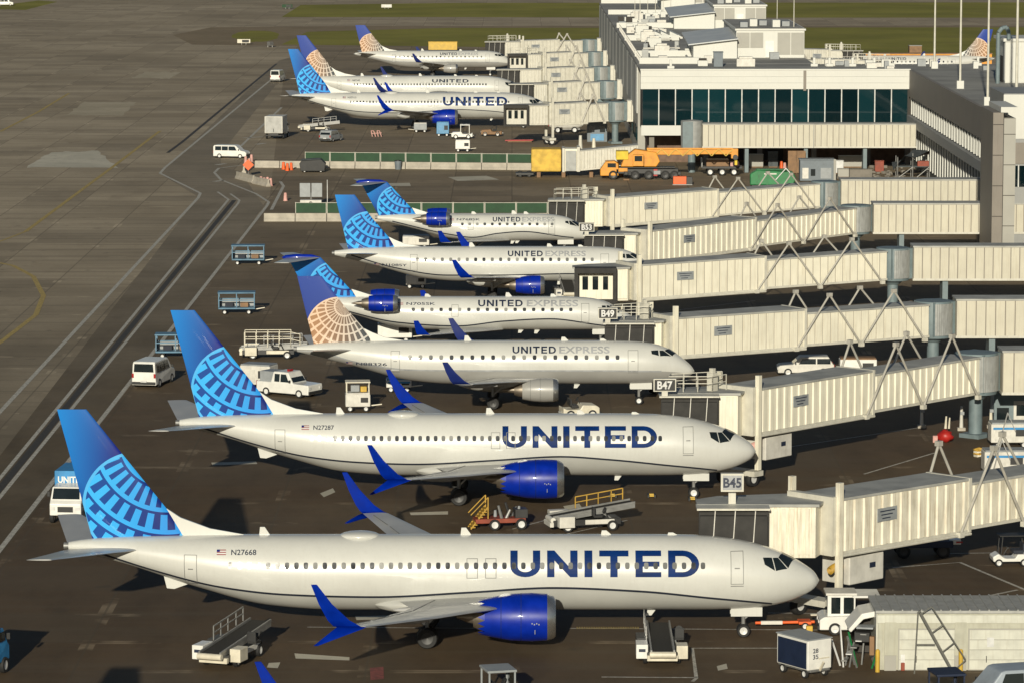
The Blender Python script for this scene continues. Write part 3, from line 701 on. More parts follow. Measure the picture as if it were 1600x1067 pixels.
M['tarmac'] = ground_mat("taxiway concrete", (.36, .292, .198), (.49, .405, .285), (.27, .215, .145), .022, joints=7.6, tracks=.65, near=(165, 400, (.062, .048, .028)))
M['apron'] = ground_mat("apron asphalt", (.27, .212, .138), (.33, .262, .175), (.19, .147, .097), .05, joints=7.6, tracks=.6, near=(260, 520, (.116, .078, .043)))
M['grass'] = ground_mat("mown grass", (.20, .19, .028), (.28, .26, .045), (.24, .19, .06), .03, .95)
M['dirt'] = ground_mat("bare verge", (.24, .185, .115), (.29, .225, .145), (.16, .135, .075), .05, .95)
M['pale_concrete'] = ground_mat("new concrete slab", (.52, .485, .385), (.64, .59, .47), (.40, .37, .29), .1)
M['faded_concrete'] = ground_mat("faded slab", (.42, .36, .255), (.50, .43, .31), (.34, .28, .19), .1)
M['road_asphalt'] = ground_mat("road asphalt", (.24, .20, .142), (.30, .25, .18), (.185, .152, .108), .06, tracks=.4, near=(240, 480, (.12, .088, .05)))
def line_mat(name, col):
    m, nt, b = base(name); f = noise(nt, coords(nt), 3.5, 5, .75)
    nt.links.new(mixc(nt, ramp(nt, f, .36, .6), tuple(c * .45 for c in col), col), b.inputs["Base Color"]); b.inputs["Roughness"].default_value = .7; return m
M['line_white'] = line_mat("white road paint", (.62, .585, .50)); M['line_yellow'] = line_mat("yellow road paint", (.55, .40, .12)); M['line_black'] = line_mat("black road paint", (.06, .05, .038))
M['line_red'] = line_mat("red ground sign", (.28, .06, .05))
def sheet(name, pts, z, m, kind="structure"):
    o = MB().add([(p[0], p[1], z) for p in pts], [tuple(range(len(pts)))]).build(name, m); o["kind"] = kind; return o
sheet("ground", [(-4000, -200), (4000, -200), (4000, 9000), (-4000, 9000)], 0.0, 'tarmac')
def P(*px): return [G(x, y) for x, y in px]
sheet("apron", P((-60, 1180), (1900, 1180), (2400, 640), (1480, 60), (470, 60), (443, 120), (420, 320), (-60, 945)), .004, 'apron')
# service road between the apron and the taxiway
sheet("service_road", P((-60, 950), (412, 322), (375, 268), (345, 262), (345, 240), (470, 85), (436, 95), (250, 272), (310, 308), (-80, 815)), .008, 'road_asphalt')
# grass and verges beyond the taxiways
def blob(name, cx, cy, rx, ry, z, m, n=28, seed=1):
    rnd = random.Random(seed); sheet(name, [G(cx + rx * (1 + .12 * rnd.uniform(-1, 1)) * math.cos(2 * math.pi * i / n), cy + ry * (1 + .1 * rnd.uniform(-1, 1)) * math.sin(2 * math.pi * i / n)) for i in range(n)], z, m)
sheet("grass_verge", P((440, 27), (470, 8), (700, 5), (2600, 3), (2600, 28), (1100, 28), (700, 27)), .006, 'grass')
sheet("verge", P((270, 55), (330, 43), (560, 41), (2600, 40), (2600, 62), (1000, 75), (700, 73), (450, 72), (300, 70)), .006, 'dirt')
sheet("grass_verge", P((440, 70), (480, 50), (700, 44), (2600, 42), (2600, 110), (1000, 78), (700, 73)), .011, 'grass')
blob("grass_verge", 400, 57, 36, 9, .012, 'grass', seed=3)
sheet("verge", P((-40, 14), (60, 1), (90, 3), (40, 16)), .006, 'grass')
sheet("grass_verge", P((-900, -4), (300, -4), (700, -3), (2600, -4), (2600, -40), (-900, -40)), .006, 'grass')
# pale patches of new concrete
for i, q in enumerate((((40, 262), (78, 238), (152, 236), (185, 262)), ((105, 180), (130, 160), (212, 160), (190, 181)), ((205, 122), (225, 113), (280, 113), (265, 123)))):
    rq = random.Random(i); ring = []
    for (xa, ya), (xb, yb) in zip(q, q[1:] + q[:1]):
        for k in range(9): ring.append((xa + (xb - xa) * k / 9 + rq.uniform(-3, 3), ya + (yb - ya) * k / 9 + rq.uniform(-.9, .9)))
    sheet("concrete_patch", P(*ring), .009, 'pale_concrete' if i == 0 else 'faded_concrete')
for q in (((555, 962), (640, 960), (640, 966), (557, 968)), ((460, 1020), (546, 1026), (546, 1031), (462, 1028)), ((420, 1035), (438, 1034), (434, 1043), (417, 1042)), ((880, 790), (905, 786), (910, 793), (884, 796)), ((640, 800), (700, 798), (700, 803), (642, 804)),
          ((500, 770), (520, 762), (524, 768), (506, 776)), ((330, 722), (400, 720), (402, 724), (332, 726)), ((1120, 1040), (1135, 1036), (1137, 1044), (1122, 1047)), ((700, 277), (760, 275), (780, 281), (715, 283)), ((590, 287), (640, 286), (642, 291), (595, 291)), ((820, 1000), (830, 980), (840, 982), (832, 1002))):
    sheet("worn_patch", P(*q), .009, 'pale_concrete')
def paint(name, pts, w, m='line_white', z=.013):
    """painted line of width w along points on the ground"""
    pts = [G(*p) for p in pts]; L_, R_ = [], []
    for i, p in enumerate(pts):
        d = (pts[min(i + 1, len(pts) - 1)] - pts[max(i - 1, 0)]); d.normalize(); n = Vector((-d.y, d.x, 0)) * (w / 2); L_.append(p + n); R_.append(p - n)
    o = MB().grid([[(a.x, a.y, z), (b.x, b.y, z)] for a, b in zip(L_, R_)]).build(name, m); o["kind"] = "structure"; return o
paint("road_line", [(-40, 686), (310, 309), (313, 302), (250, 271), (258, 262), (352, 184), (432, 118)], .38)
paint("road_line", [(-40, 795), (357, 312), (340, 300)], .3)
paint("road_line", [(-40, 825), (372, 318), (374, 313), (360, 303)], .3)
paint("road_line", [(-60, 935), (417, 322), (420, 316), (400, 303), (345, 281), (335, 270), (342, 263), (390, 257)], .36)
paint("road_line", [(376, 229), (440, 168)], .4); paint("road_line", [(424, 328), (443, 291), (438, 284)], .4)
paint("road_line", [(-40, 811), (366, 313)], .55, 'line_black', .012)
paint("road_line", [(262, 239), (285, 222), (432, 100)], .5, 'line_black', .012)
paint("taxiway_line", [(40, 362), (110, 310), (175, 262), (250, 205)], .5, 'line_yellow'); paint("taxiway_line", [(0, 206), (60, 175), (108, 146)], .5, 'line_yellow')
paint("taxiway_line", [(-30, 405), (20, 415), (52, 432), (68, 462), (56, 492), (0, 535), (-40, 560)], .5, 'line_yellow'); paint("taxiway_line", [(-20, 385), (40, 362)], .3, 'line_yellow')
paint("stand_line", [(1082, 1064), (1088, 1059), (1082, 1012), (1300, 1012)], .2); paint("stand_line", [(940, 1057), (1090, 1058)], .18)
paint("stand_line", [(1395, 886), (1500, 878), (1600, 920), (1660, 946)], .22); paint("stand_line", [(1450, 949), (1590, 921)], .2); paint("stand_line", [(1480, 864), (1560, 863)], .14)
paint("stand_line", [(890, 981), (1060, 982), (1330, 984)], .16); paint("stand_line", [(480, 979), (760, 981)], .14); paint("stand_line", [(1350, 740), (1460, 707)], .18); paint("stand_line", [(1230, 698), (1440, 667)], .14)
paint("stand_line", [(1200, 957), (1320, 958)], .14); paint("stand_line", [(880, 835), (980, 812)], .14); paint("stand_line", [(800, 826), (860, 810)], .14); paint("stand_line", [(1180, 470), (1000, 492)], .12)
for y0, y1 in ((0, 1),):
    for x, y, w in ((380, 216, 30), (362, 246, 22), (415, 208, 16), (338, 258, 14), (400, 226, 14), (335, 284, 14)): paint("road_marking", [(x, y), (x + w, y - 2)], .8)
sheet("ground_sign", P((578, 1043), (599, 1041), (600, 1060), (579, 1062)), .014, 'line_red')
# lead-in dashes
for i in range(26): sheet("stand_line", [G(902 + i * 3.8, 980.5) + Vector(q) for q in ((-.04, -.3, 0), (.04, -.3, 0), (.04, .3, 0), (-.04, .3, 0))], .018, 'line_yellow')
# ---------------------------------------------------------------- boarding bridges
PANELS = {}
def panel_mesh(kind, h, m):
    key = (kind, round(h, 2), m)
    if key not in PANELS:
        if kind == 'rib':   # folded sheet: flat land and a proud rib
            p = [(-.40, 0), (-.22, 0), (-.14, -.085), (.14, -.085), (.22, 0), (.40, 0)]
        else:               # flat cassette with a recessed joint
            p = [(-.40, .008), (-.365, .008), (-.355, -.035), (.355, -.035), (.365, .008), (.40, .008)]
        vs = [(x, y, z) for z in (0, h) for x, y in p]; n = len(p)
        mb = MB()
        for i in range(n - 1): mb.add([vs[i], vs[i + 1], vs[n + i + 1], vs[n + i]], [(0, 1, 2, 3)], 1 if kind == 'flat' and i in (0, 4) else 0)  # joint faces coloured dark in place of a shadow in the recess
        PANELS[key] = mb.mesh("wall_panel", [m, 'pillar_brown'])
    return PANELS[key]
def walled(parent, x0, x1, z0, z1, w, h, kind, m, side_far=True):
    """panels along both sides of a straight tunnel in the parent's frame (x runs along it, floor rises z0 to z1)"""
    n = max(1, int(round((x1 - x0) / .8))); st = (x1 - x0) / n; me = panel_mesh(kind, h, m)
    for sgn in ((-1, 1) if side_far else (-1,)):
        for i in range(n):
            x = x0 + (i + .5) * st; z = z0 + (z1 - z0) * (x - x0) / (x1 - x0)
            o = link("wall_panel", me, parent, (x, sgn * (w / 2 + .02), z), (0, 0, 0 if sgn < 0 else math.pi)); o.scale = (st / .8, 1, 1)
def tunnel(root, x0, x1, z0, z1, w, h, kind, m, name="tunnel"):
    c = MB()
    vs = [(x, y, z + q) for x, z in ((x0, z0), (x1, z1)) for y in (-w / 2, w / 2) for q in (0, h)]
    c.add(vs, [(0, 1, 3, 2), (4, 6, 7, 5), (0, 2, 6, 4), (1, 5, 7, 3), (0, 4, 5, 1), (2, 3, 7, 6)])
    t = c.build(name, m, root); walled(t, x0, x1, z0 + .06, z1 + .06, w, h - .14, kind, m)
    def slab(nm, dz, th, ww, mm):
        vs = [(x, y, z + q) for x, z in ((x0 - .05, z0 + dz), (x1 + .05, z1 + dz)) for y in (-ww / 2, ww / 2) for q in (0, th)]
        return MB().add(vs, [(0, 1, 3, 2), (4, 6, 7, 5), (0, 2, 6, 4), (1, 5, 7, 3), (0, 4, 5, 1), (2, 3, 7, 6)]).build(nm, mm, t)
    slab("roof", h - .05, .14, w + .16, 'bridge_roof'); slab("floor_beam", -.14, .2, w + .12, 'bridge_trim')
    return t
def railing(parent, pts, h=1.05, m='bridge_trim', name="railing"):
    r = MB()
    for a, b in zip(pts, pts[1:]):
        a, b = Vector(a), Vector(b); n = max(1, int((b - a).length / .8))
        for q in (h, h * .55): r.bar(a + Vector((0, 0, q)), b + Vector((0, 0, q)), .05)
        for i in range(n + 1): p = a.lerp(b, i / n); r.bar(p, p + Vector((0, 0, h)), .05)
    return r.build(name, m, parent)
def bridge(label, rot, end, z_rot, z_end, door_x, door_y, kind='flat', m='bridge_cream', wall_x=None, split=.52, open_cab=False, sign=None,
           unit=True, rails=True, truss=True, group="boarding bridges", hA=2.95, hB=2.5, hose=None, plate=True, column=True, light_sign=False):
    """rot, end: plan positions of the rotunda and of the cab end of the tunnel; door_x, door_y: middle of the hood that meets the aircraft"""
    rot, end = Vector((*rot[:2], 0)), Vector((*end[:2], 0)); d = end - rot; L = d.length; a = math.atan2(d.y, d.x)
    root = thing("jet_bridge", label, "jet bridge", rot, a, group)
    inv = Matrix.Rotation(-a, 3, 'Z')
    def loc(x, y, z): v = inv @ (Vector((x, y, 0)) - rot); return Vector((v.x, v.y, z))
    zf = lambda x: z_rot + (z_end - z_rot) * x / L
    xs = L * split; flipy = -1                                # local y sign that faces the camera
    near = 1 if math.cos(a) < 0 else -1
    # rotunda and its column
    rd = MB().lathe([(z_rot - .35, 1.1), (z_rot - .3, 1.5), (z_rot - .1, 1.55), (z_rot + hB + .1, 1.55), (z_rot + hB + .2, 1.5), (z_rot + hB + .26, .05)], (0, 0, 0), 28, 0, 'z').build("rotunda", 'column_teal', root, smooth=35)
    for k in range(14):                                       # curved shutter of narrow slats
        aa = -a + R(-88 + k * 6.5); MB().box((1.6 * math.cos(aa), 1.6 * math.sin(aa), z_rot + hB / 2), (.06, .165, hB + .1), aa).build("slat", 'rotunda_metal', rd)
    MB().box((-.3, 0, z_rot + hB / 2 + .02), (2.6, 2.6, hB + .3)).build("vestibule", 'column_teal', root)
    if column: MB().cyl((0, 0, 0), (0, 0, z_rot - .2), .5, .5, 18).cyl((0, 0, z_rot - .7), (0, 0, z_rot - .15), .6, 1.2, 18).box((0, 0, .15), (1.7, 1.7, .3)).build("column", 'column_teal', root, smooth=40)
    # two telescoping tunnels
    tunnel(root, 1.5, xs + 1.2, zf(1.5), zf(xs + 1.2), 2.5, hB, kind, m)
    tA = tunnel(root, xs, L, zf(xs) - .12, zf(L) - .12, 2.95, hA, kind, m)
    MB().box((xs + .02, 0, zf(xs) + hA / 2 - .1), (.22, 3.2, hA + .2)).build("frame", 'bridge_trim', root)
    MB().box((L - .1, 0, zf(L) + hA / 2 - .05), (.5, 3.3, hA + .35)).build("frame", 'bridge_trim', root)
    if truss:
        n0, n1 = 2.2, xs + 1.0
        for s in (-1, 1):
            k = 4 if n1 - n0 > 8 else 2; ps = []
            sh = 0.0 if s == near else .9
            for i in range(k + 1):
                x = n0 + (n1 - n0) * i / k + (sh if 0 < i < k else 0); ps.append(Vector((x, s * 1.66, zf(x) - .25 if i % 2 == 0 else zf(x) + hB + (2.0 if kind == 'rib' and light_sign is not None and unit else 1.45))))
            for p, q in zip(ps, ps[1:]): MB().cyl(p, q, .085 if group == "boarding bridges" else .14, .085 if group == "boarding bridges" else .14, 8).build("truss_bar", 'truss_grey', root, smooth=40)
            for i, p in enumerate(ps):
                MB().box(p, (.4, .3, .3)).build("truss_node", 'truss_grey' if i % 2 else 'bridge_trim', root)
    # conduit along the lower edge, sign plate
    MB().tube([(xs, near * 1.62, zf(xs) - .3), (L - .6, near * 1.62, zf(L) - .3)], .09, 8).build("conduit", 'bridge_trim', root, smooth=40)
    if plate:
        xp = xs + (L - xs) * .62; pl = MB().box((xp, near * 1.60, zf(xp) + hA * .56), (1.7, .06, .75)).build("sign_plate", 'grey_paint', root)
        for q in range(3): MB().box((xp + .05 * q, near * 1.64, zf(xp) + hA * .56 + .2 - q * .2), (1.3 - .3 * q, .02, .06)).build("stripe", 'letter_black', pl)
    # lifting gear and wheels under the outer tunnel
    xw = L - 2.0
    for s in (-1, 1):
        MB().box((L - .35, s * 1.72, (zf(L) + hA + .9) / 2 + .6), (.34, .3, zf(L) + hA - .3)).build("lift_column", m, root)
    MB().box((L - .35, 0, .95), (1.0, 3.6, .35)).build("axle_beam", 'bridge_trim', root)
    for s in (-1, 1):
        MB().lathe([(-.2, .3), (-.22, .5), (-.1, .56), (.1, .56), (.22, .5), (.2, .3)], (L - .35, s * 1.2, .56), 18, 0, 'y').lathe([(-.2, .02), (-.2, .3)], (L - .35, s * 1.2, .56), 12, 1, 'y').lathe([(.2, .02), (.2, .3)], (L - .35, s * 1.2, .56), 12, 1, 'y').build("wheel", ['tyre', 'hub'], root, smooth=40)
    # cab: its body turns towards the door, then the dark folding hood
    fl = z_end - .12; hc = 2.75; cy = door_y + 2.9
    cabc = loc(0, 0, 0)
    ex, ey = end.x, end.y
    def wpoly(pts, z0, z1): 
        n = len(pts); return MB().add([loc(x, y, z0) for x, y in pts] + [loc(x, y, z1) for x, y in pts], [tuple(range(n - 1, -1, -1)), tuple(range(n, 2 * n))] + [(i, (i + 1) % n, n + (i + 1) % n, n + i) for i in range(n)])
    hw_ = 1.85
    body = [(door_x - hw_, door_y + 1.35), (door_x + hw_, door_y + 1.35), (ex + .1, ey - 1.7), (ex + 1.0, ey + .9), (ex - .6, ey + 1.9), (door_x - .6, door_y + 3.9), (door_x - hw_, door_y + 2.8)]
    if abs(ex - door_x) < 2.4: body[2] = (door_x + hw_ + .2, ey - 1.2)
    cab = wpoly(body, fl - .1, fl + hc).build("cab", m, root)
    big = [(x + (.18 if x > door_x else -.18), y + (.15 if y > door_y + 2 else -.15)) for x, y in body]
    wpoly(big, fl + hc + .003, fl + hc + .16).build("cab_roof", 'bridge_roof', cab)
    # ribs on the two camera-side faces of the cab
    for i in range(1, 6):
        f = i / 6; p = Vector(body[1]).lerp(Vector(body[2]), f); v = loc(p.x, p.y - .03, fl + hc / 2)
        MB().box(v, (.22, .16, hc - .2), -a).build("rib", m, cab)
    if open_cab:
        y0 = door_y
        hood = MB()
        for z, t in ((fl - .2, .25), (fl + hc - .25, .45)): hood.add(*_slab(loc, door_x - hw_, door_x + hw_, y0, y0 + 1.5, z, z + t))
        for x in (door_x - hw_, door_x + hw_ - .3): hood.add(*_slab(loc, x, x + .3, y0, y0 + 1.5, fl + .06, fl + hc - .26))
        hood.build("hood", 'bellows', root)
        for x, w_ in ((door_x - .9, .5), (door_x, .5), (door_x + .9, .45)): MB().add(*_slab(loc, x - w_ / 2, x + w_ / 2, door_y + 1.28, door_y + 1.33, fl + .9, fl + 2.1)).build("window", 'glass_dark', cab)
    else:
        for k in range(4):                                   # accordion folds
            y1 = door_y + 1.4 - k * .36; s_ = .10 * (k % 2)
            MB().add(*_slab(loc, door_x - hw_ + s_ - .06 * k, door_x + hw_ - s_, y1 - .355, y1, fl - .15, fl + hc + .02 - s_ - .07 * k)).build("bellows_fold", 'bellows', root)
        MB().add(*_slab(loc, door_x - hw_ - .25, door_x + hw_ + .05, door_y - .1, door_y + 1.5, fl + hc + .03, fl + hc + .14)).build("hood_roof", 'bridge_trim', root)
        for k in range(3): 
            x = door_x - 1.1 + k * 1.1; p, q = loc(x, door_y - .06, fl + hc), loc(x - .15, door_y - .06, fl + .3); MB().bar(p, q, .05).build("hood_rod", 'offwhite', root)
    if rails:
        z = fl + hc + .17; pts = [(door_x - 1.4, door_y + 1.7), (door_x + 1.5, door_y + 1.7), (ex - .6, ey - .2)]
        railing(root, [loc(x, y, z) for x, y in pts]); railing(root, [loc(door_x - 1.4, door_y + 1.7, z), loc(door_x - 1.2, door_y + 3.0, z), loc(ex - .8, ey + 1.3, z)])
        v = loc((door_x + ex) / 2, (door_y + 2 + ey) / 2, z + .55); MB().box(v, (.55, .5, 1.3)).box(v + Vector((0, 0, .75)), (.3, .3, .4)).build("roof_unit", 'bridge_trim', root)
    if sign:
        sx = door_x - (.1 if light_sign else 1.75)
        v = loc(sx, door_y + (1.5 if light_sign else -.05), fl + hc + .15); sg = MB().box(v + Vector((0, 0, 1.2 if light_sign else .75)), (1.25 if light_sign else 1.5, .4, 1.0 if light_sign else .85), -a).build("gate_sign", 'bridge_trim', root)
        zc_ = 1.2 if light_sign else .75; fw, fh = (1.05, .8) if light_sign else (1.36, .72)
        MB().box(v + Vector((0, 0, .3)), (.4, .3, .62), -a).build("sign_post", 'bridge_trim', sg)
        MB().box(v + Vector((0, 0, zc_)) + inv @ Vector((0, -.22, 0)), (fw, .04, fh), -a).build("sign_face", 'letter_grey' if light_sign else 'black_plastic', sg)
        r_ = inv @ Vector((1, 0, 0)); flat_text("lettering", FONT[sign], sg, 'letter_black' if light_sign else 'hub', v + Vector((0, 0, zc_ - .28)) + inv @ Vector((-.5, -.24, 0)), r_, Vector((0, 0, 1)), 1.0, .56, .006)
    if unit:   # air-conditioning box slung below, with its hose
        xu = L - 3.4; un = MB().box((xu, near * .2, zf(xu) - 1.35), (3.0, 2.0, 1.55), top=(1.0, 1.0, 0, 0)).build("air_unit", 'offwhite', root, bevel=.06)
        for q in (-.9, .9): MB().box((xu + q, near * .9, zf(xu) - .38), (.12, .12, .5)).build("hanger", 'bridge_trim', un)
        MB().box((xu - .5, near * 1.215, zf(xu) - 1.2), (.5, .02, .3)).build("label_plate", 'letter_black', un)
        if hose:
            mb = MB(); p0 = Vector((xu + 1.5, near * .6, zf(xu) - 1.1))
            for k in range(9): mb.lathe([(0, .17), (.08, .24), (.16, .17)], p0 + Vector((.17 * k, near * .05 * k, .03 * k - .004 * k * k)), 10)
            mb.build("hose", hose, un, smooth=40)
    if wall_x is not None:   # fixed walkway back to the terminal
        g = 1.0 if wall_x > rot.x else -1.0
        W_ = thing("fixed_walkway", "cream fixed walkway of the " + label.replace("boarding ", ""), "walkway", (rot.x + g * 1.75, rot.y, 0), 0.0 if g > 0 else math.pi, "fixed walkways")
        LW = abs(wall_x - rot.x) - 1.75
        tunnel(W_, 0, LW, z_rot - .1, z_rot - .1, 2.9, hB + .5, 'flat', 'walkway_cream' if m != 'bridge_trim' else m, "tunnel")
        for x in np.arange(3.0, LW, 9.0): MB().box((x, 0, (z_rot - .25) / 2), (.5, 2.2, z_rot - .25)).build("support", 'column_teal', W_)
    return root
def _slab(loc, x0, x1, y0, y1, z0, z1):
    vs = [loc(x, y, z) for z in (z0, z1) for x, y in ((x0, y0), (x1, y0), (x1, y1), (x0, y1))]
    return vs, [(3, 2, 1, 0), (4, 5, 6, 7), (0, 1, 5, 4), (1, 2, 6, 5), (2, 3, 7, 6), (3, 0, 4, 7)]
def YZ(zc, h=3.0): return (zc - (CAM_H - h) * ST) / CT
WALL = 55.0
# (label, plane distance, hood middle x, tunnel end x, rotunda x, rotunda distance, floor at rotunda, floor at cab, options)
for lab, zp, dx, ex, rx, rz_, fr, fe, kw in (
    ("nearest boarding bridge with rain-stained ribbed walls", 210, 12.2, 16.6, 34.5, 233, 3.55, 3.95, dict(kind='rib', m='bridge_worn', sign="B45", light_sign=True, hose='hose_yellow', rails=False)),
    ("ribbed boarding bridge at the second jet with white air box", 256, 11.9, 15.0, 33.9, 283, 3.55, 3.75, dict(kind='rib', hose='pink_canvas', sign="B47")),
    ("smooth boarding bridge docked at the jet with grey engine", 300.2, 9.2, 11.6, 34.8, 320, 3.1, 3.35, dict(kind='flat', unit=False, sign="B49")),
    ("boarding bridge with open empty cab behind the B49 jet", 341, 7.4, 10.2, 35.3, 359, 3.6, 3.25, dict(kind='flat', open_cab=True, unit=False, rails=False)),
    ("ribbed boarding bridge at the blue-tailed regional jet", 375, 9.0, 12.0, 36.0, 406, 3.4, 3.0, dict(kind='rib', unit=False, rails=False, sign="B53")),
    ("smooth boarding bridge at the farther T-tailed jet", 420, 6.0, 9.8, 35.5, 440, 3.1, 2.4, dict(kind='flat', unit=False))):
    yp = YZ(zp)
    bridge(lab, (rx, YZ(rz_)), (ex, yp + 5.0), fr, fe, dx, yp + (1.95 if zp < 280 else 1.7), wall_x=WALL if rz_ != 406 else WALL, **kw)
for lab, zt, dx, ex, kw in (("front far boarding bridge with open cab, below the far cluster", 575, .6, 5.2, dict(open_cab=True)), ("second bridge of the far cluster at the blue-tailed jet", 630, 1.6, 5.6, {}), ("third bridge of the far cluster at the navy-tailed jet", 674, -.6, 5.0, {}),
                            ("fourth bridge of the far cluster, standing without a jet", 727, 1.0, 5.4, dict(open_cab=True)), ("farthest bridge of the cluster against the grass", 778, -3.4, 1.5, {})):
    yy = YZ(zt)
    bridge(lab, (15.4, yy + 3), (ex, yy), 3.6, 3.3, dx, yy - 3.6, 'rib', 'bridge_trim', wall_x=18.4, split=.45, unit=False, rails=zt > 700, hose=None, group="far boarding bridges", **kw)
for lab, zt, ex in (("bridge beyond the terminal roof, left of the tan-tailed jet", 705, 63.0), ("rear bridge beyond the terminal roof by the grass", 742, 61.0)):
    bridge(lab, (46.5, YZ(zt)), (ex, YZ(zt) + 1.5), 3.6, 3.2, ex + 4.2, YZ(zt) - 2.0, 'rib', 'bridge_trim', wall_x=43.2, split=.5, unit=False, group="far boarding bridges")

# ---------------------------------------------------------------- terminal
ZT = 13.1
fy = YZ(535, 6)
term = thing("terminal", "long white terminal with a dark glass band and grey roof behind the jets", "building", (18.0, fy, 0))
glass, gnt, gb = base("terminal glass"); gb.inputs["Base Color"].default_value = (.004, .022, .026, 1); gb.inputs["Roughness"].default_value = .04; gb.inputs["Coat Weight"].default_value = .3
gi = E(gnt, gnt.nodes.new("ShaderNodeObjectInfo").outputs["Random"]); gnt.links.new(mixc(gnt, gi, (.002, .008, .011), (.006, .036, .044)), gb.inputs["Base Color"]); M['terminal_glass'] = glass
W9 = WALL - 18.0
def tb(name, m, x0, x1, y0, y1, z0, z1, parent=None): return MB().box(((x0 + x1) / 2, (y0 + y1) / 2, (z0 + z1) / 2), (x1 - x0, y1 - y0, z1 - z0)).build(name, m, parent or term)
# camera-facing front
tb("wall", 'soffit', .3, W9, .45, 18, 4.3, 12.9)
for i in range(1, 4): tb("fascia_board", 'building_white', -.25, W9 - .02, -.12 - .004 * i, .4, 10.62 + (i - 1) * .86, 10.62 + i * .86 - .02)
tb("fascia_joint", 'pillar_brown', 22.2, 22.6, -.16, -.14, 10.4, 13.2); tb("parapet", 'building_white', -.3, W9, -.2, .7, 13.2, 13.4)
npan = 16; pw = (W9 - .3) / npan
for i in range(npan):
    x0 = i * pw + .05; tb("window_pane", glass, x0, x0 + pw - .14, .12, .40, 5.62, 10.60)
    if i: tb("mullion", 'mullion', x0 - .14, x0, -.02, .41, 5.6, 10.61)
tb("lower_wall", 'building_white', -.15, W9, .02, .42, 4.2, 5.59)
# open undercroft below
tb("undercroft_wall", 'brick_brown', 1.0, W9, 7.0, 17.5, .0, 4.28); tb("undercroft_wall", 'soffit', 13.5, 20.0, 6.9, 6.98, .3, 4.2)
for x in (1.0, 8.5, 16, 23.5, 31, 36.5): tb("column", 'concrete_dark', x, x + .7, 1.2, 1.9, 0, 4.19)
tb("roof", 'roof_membrane', -.2, W9 + 26, .71, 19, 12.9, 13.1)
# deep block behind, with its side wall facing the jets
tb("block_wall", 'panel_tan', .0, 25, 19.05, 262, 0, 12.85); tb("block_roof", 'roof_membrane', -.1, 25.1, 19.06, 262.1, 12.86, 13.12)
for i in range(34):
    y = 20 + i * 7.1; tb("side_panel", 'building_grey' if i % 3 else 'building_white', -.14, -.01, y, y + 6.8, 6.0, 12.6)
    tb("side_window", glass, -.16, -.015, y + .8, y + 3.2, 2.0, 4.0)
for y0 in (19.2, 40, 92, 140, 200, 258): tb("roof_curb", 'building_white', .2, 24.9 if y0 > 100 else 9.0, y0, y0 + .5, 13.12, 14.0)
# rooftop plant rooms with tan panels, white walls and sloping metal roofs
for k, (x0, x1, xs, y0, h) in enumerate(((15.0, 25.0, 8.6, 36, 4.0), (17.0, 26.0, 10.0, 138, 3.8), (17.5, 25.5, 11.0, 222, 4.4))):
    ph = tb("penthouse", 'building_white', x0, x1, y0, y0 + 34, 13.13, 13.13 + h)
    n = 5
    for i in range(n):
        w_ = (x1 - x0) / n
        if i != 2: tb("wall_panel", 'panel_tan', x0 + i * w_ + .06, x0 + (i + 1) * w_ - .06, y0 - .1, y0 - .01, 13.6 + (1.0 if i < 2 else 0), 13.13 + h - .3, ph)
    tb("door", 'white_paint', x0 + 2 * w_ + .3, x0 + 2 * w_ + 1.5, y0 - .1, y0 - .01, 13.2, 15.6, ph)
    tb("roof_edge", 'building_white', x0 - .2, x1 + .2, y0 - .25, y0 + 34.2, 13.14 + h, 13.4 + h, ph); tb("roof", 'roof_membrane', x0 + .1, x1 - .1, y0, y0 + 34, 13.41 + h, 13.46 + h, ph)
    mb = MB().add([(xs, y0 - 2, 13.13), (x0, y0 - 2, 13.13), (x0, y0 - 2, 16.0), (xs, y0 - 2, 15.2), (xs, y0 + 19, 13.13), (x0, y0 + 19, 13.13), (x0, y0 + 19, 16.7), (xs, y0 + 19, 15.9)], [(0, 1, 2, 3), (4, 7, 6, 5), (0, 4, 5, 1), (1, 5, 6, 2), (3, 2, 6, 7), (0, 3, 7, 4)])
    an = mb.build("penthouse_annex", 'building_white', term)
    MB().add([(xs - .8, y0 - 3, 15.25), (x0 + .1, y0 - 3, 16.1), (x0 + .1, y0 + 20, 16.85), (xs - .8, y0 + 20, 16.0), (xs - .8, y0 - 3, 15.1), (x0 + .1, y0 - 3, 15.95), (x0 + .1, y0 + 20, 16.7), (xs - .8, y0 + 20, 15.85)], [(0, 1, 2, 3), (7, 6, 5, 4), (0, 4, 5, 1), (1, 5, 6, 2), (2, 6, 7, 3), (3, 7, 4, 0)]).build("sloping_roof", 'roof_metal', an)
    for q in range(5): tb("roof_duct", 'building_white' if q % 2 else 'grey_paint', x0 + .8 + q * 1.6, x0 + 1.9 + q * 1.6, y0 + 4 + 3 * (q % 3), y0 + 7 + 3 * (q % 3), 13.47 + h, 14.2 + h + .3 * (q % 2), ph)
rr_ = random.Random(21)
for k in range(46):
    y = rr_.uniform(20, 200); x = rr_.uniform(1.0, 8.0 if y > 34 else 24.0); w_, d_, h_ = rr_.uniform(.4, 1.6), rr_.uniform(.5, 2.2), rr_.uniform(.3, 1.3)
    tb("roof_vent", ('building_white', 'grey_paint', 'offwhite', 'soffit', 'rotunda_metal')[k % 5], x, x + w_, y, y + d_, 13.13, 13.13 + h_)
for k in range(5): y = 26 + k * 31; MB().tube([(2.0, y, 13.5), (7.5, y + 1, 13.5), (7.6, y + 9, 13.5)], .16, 8).build("roof_pipe", 'offwhite', term, smooth=40)
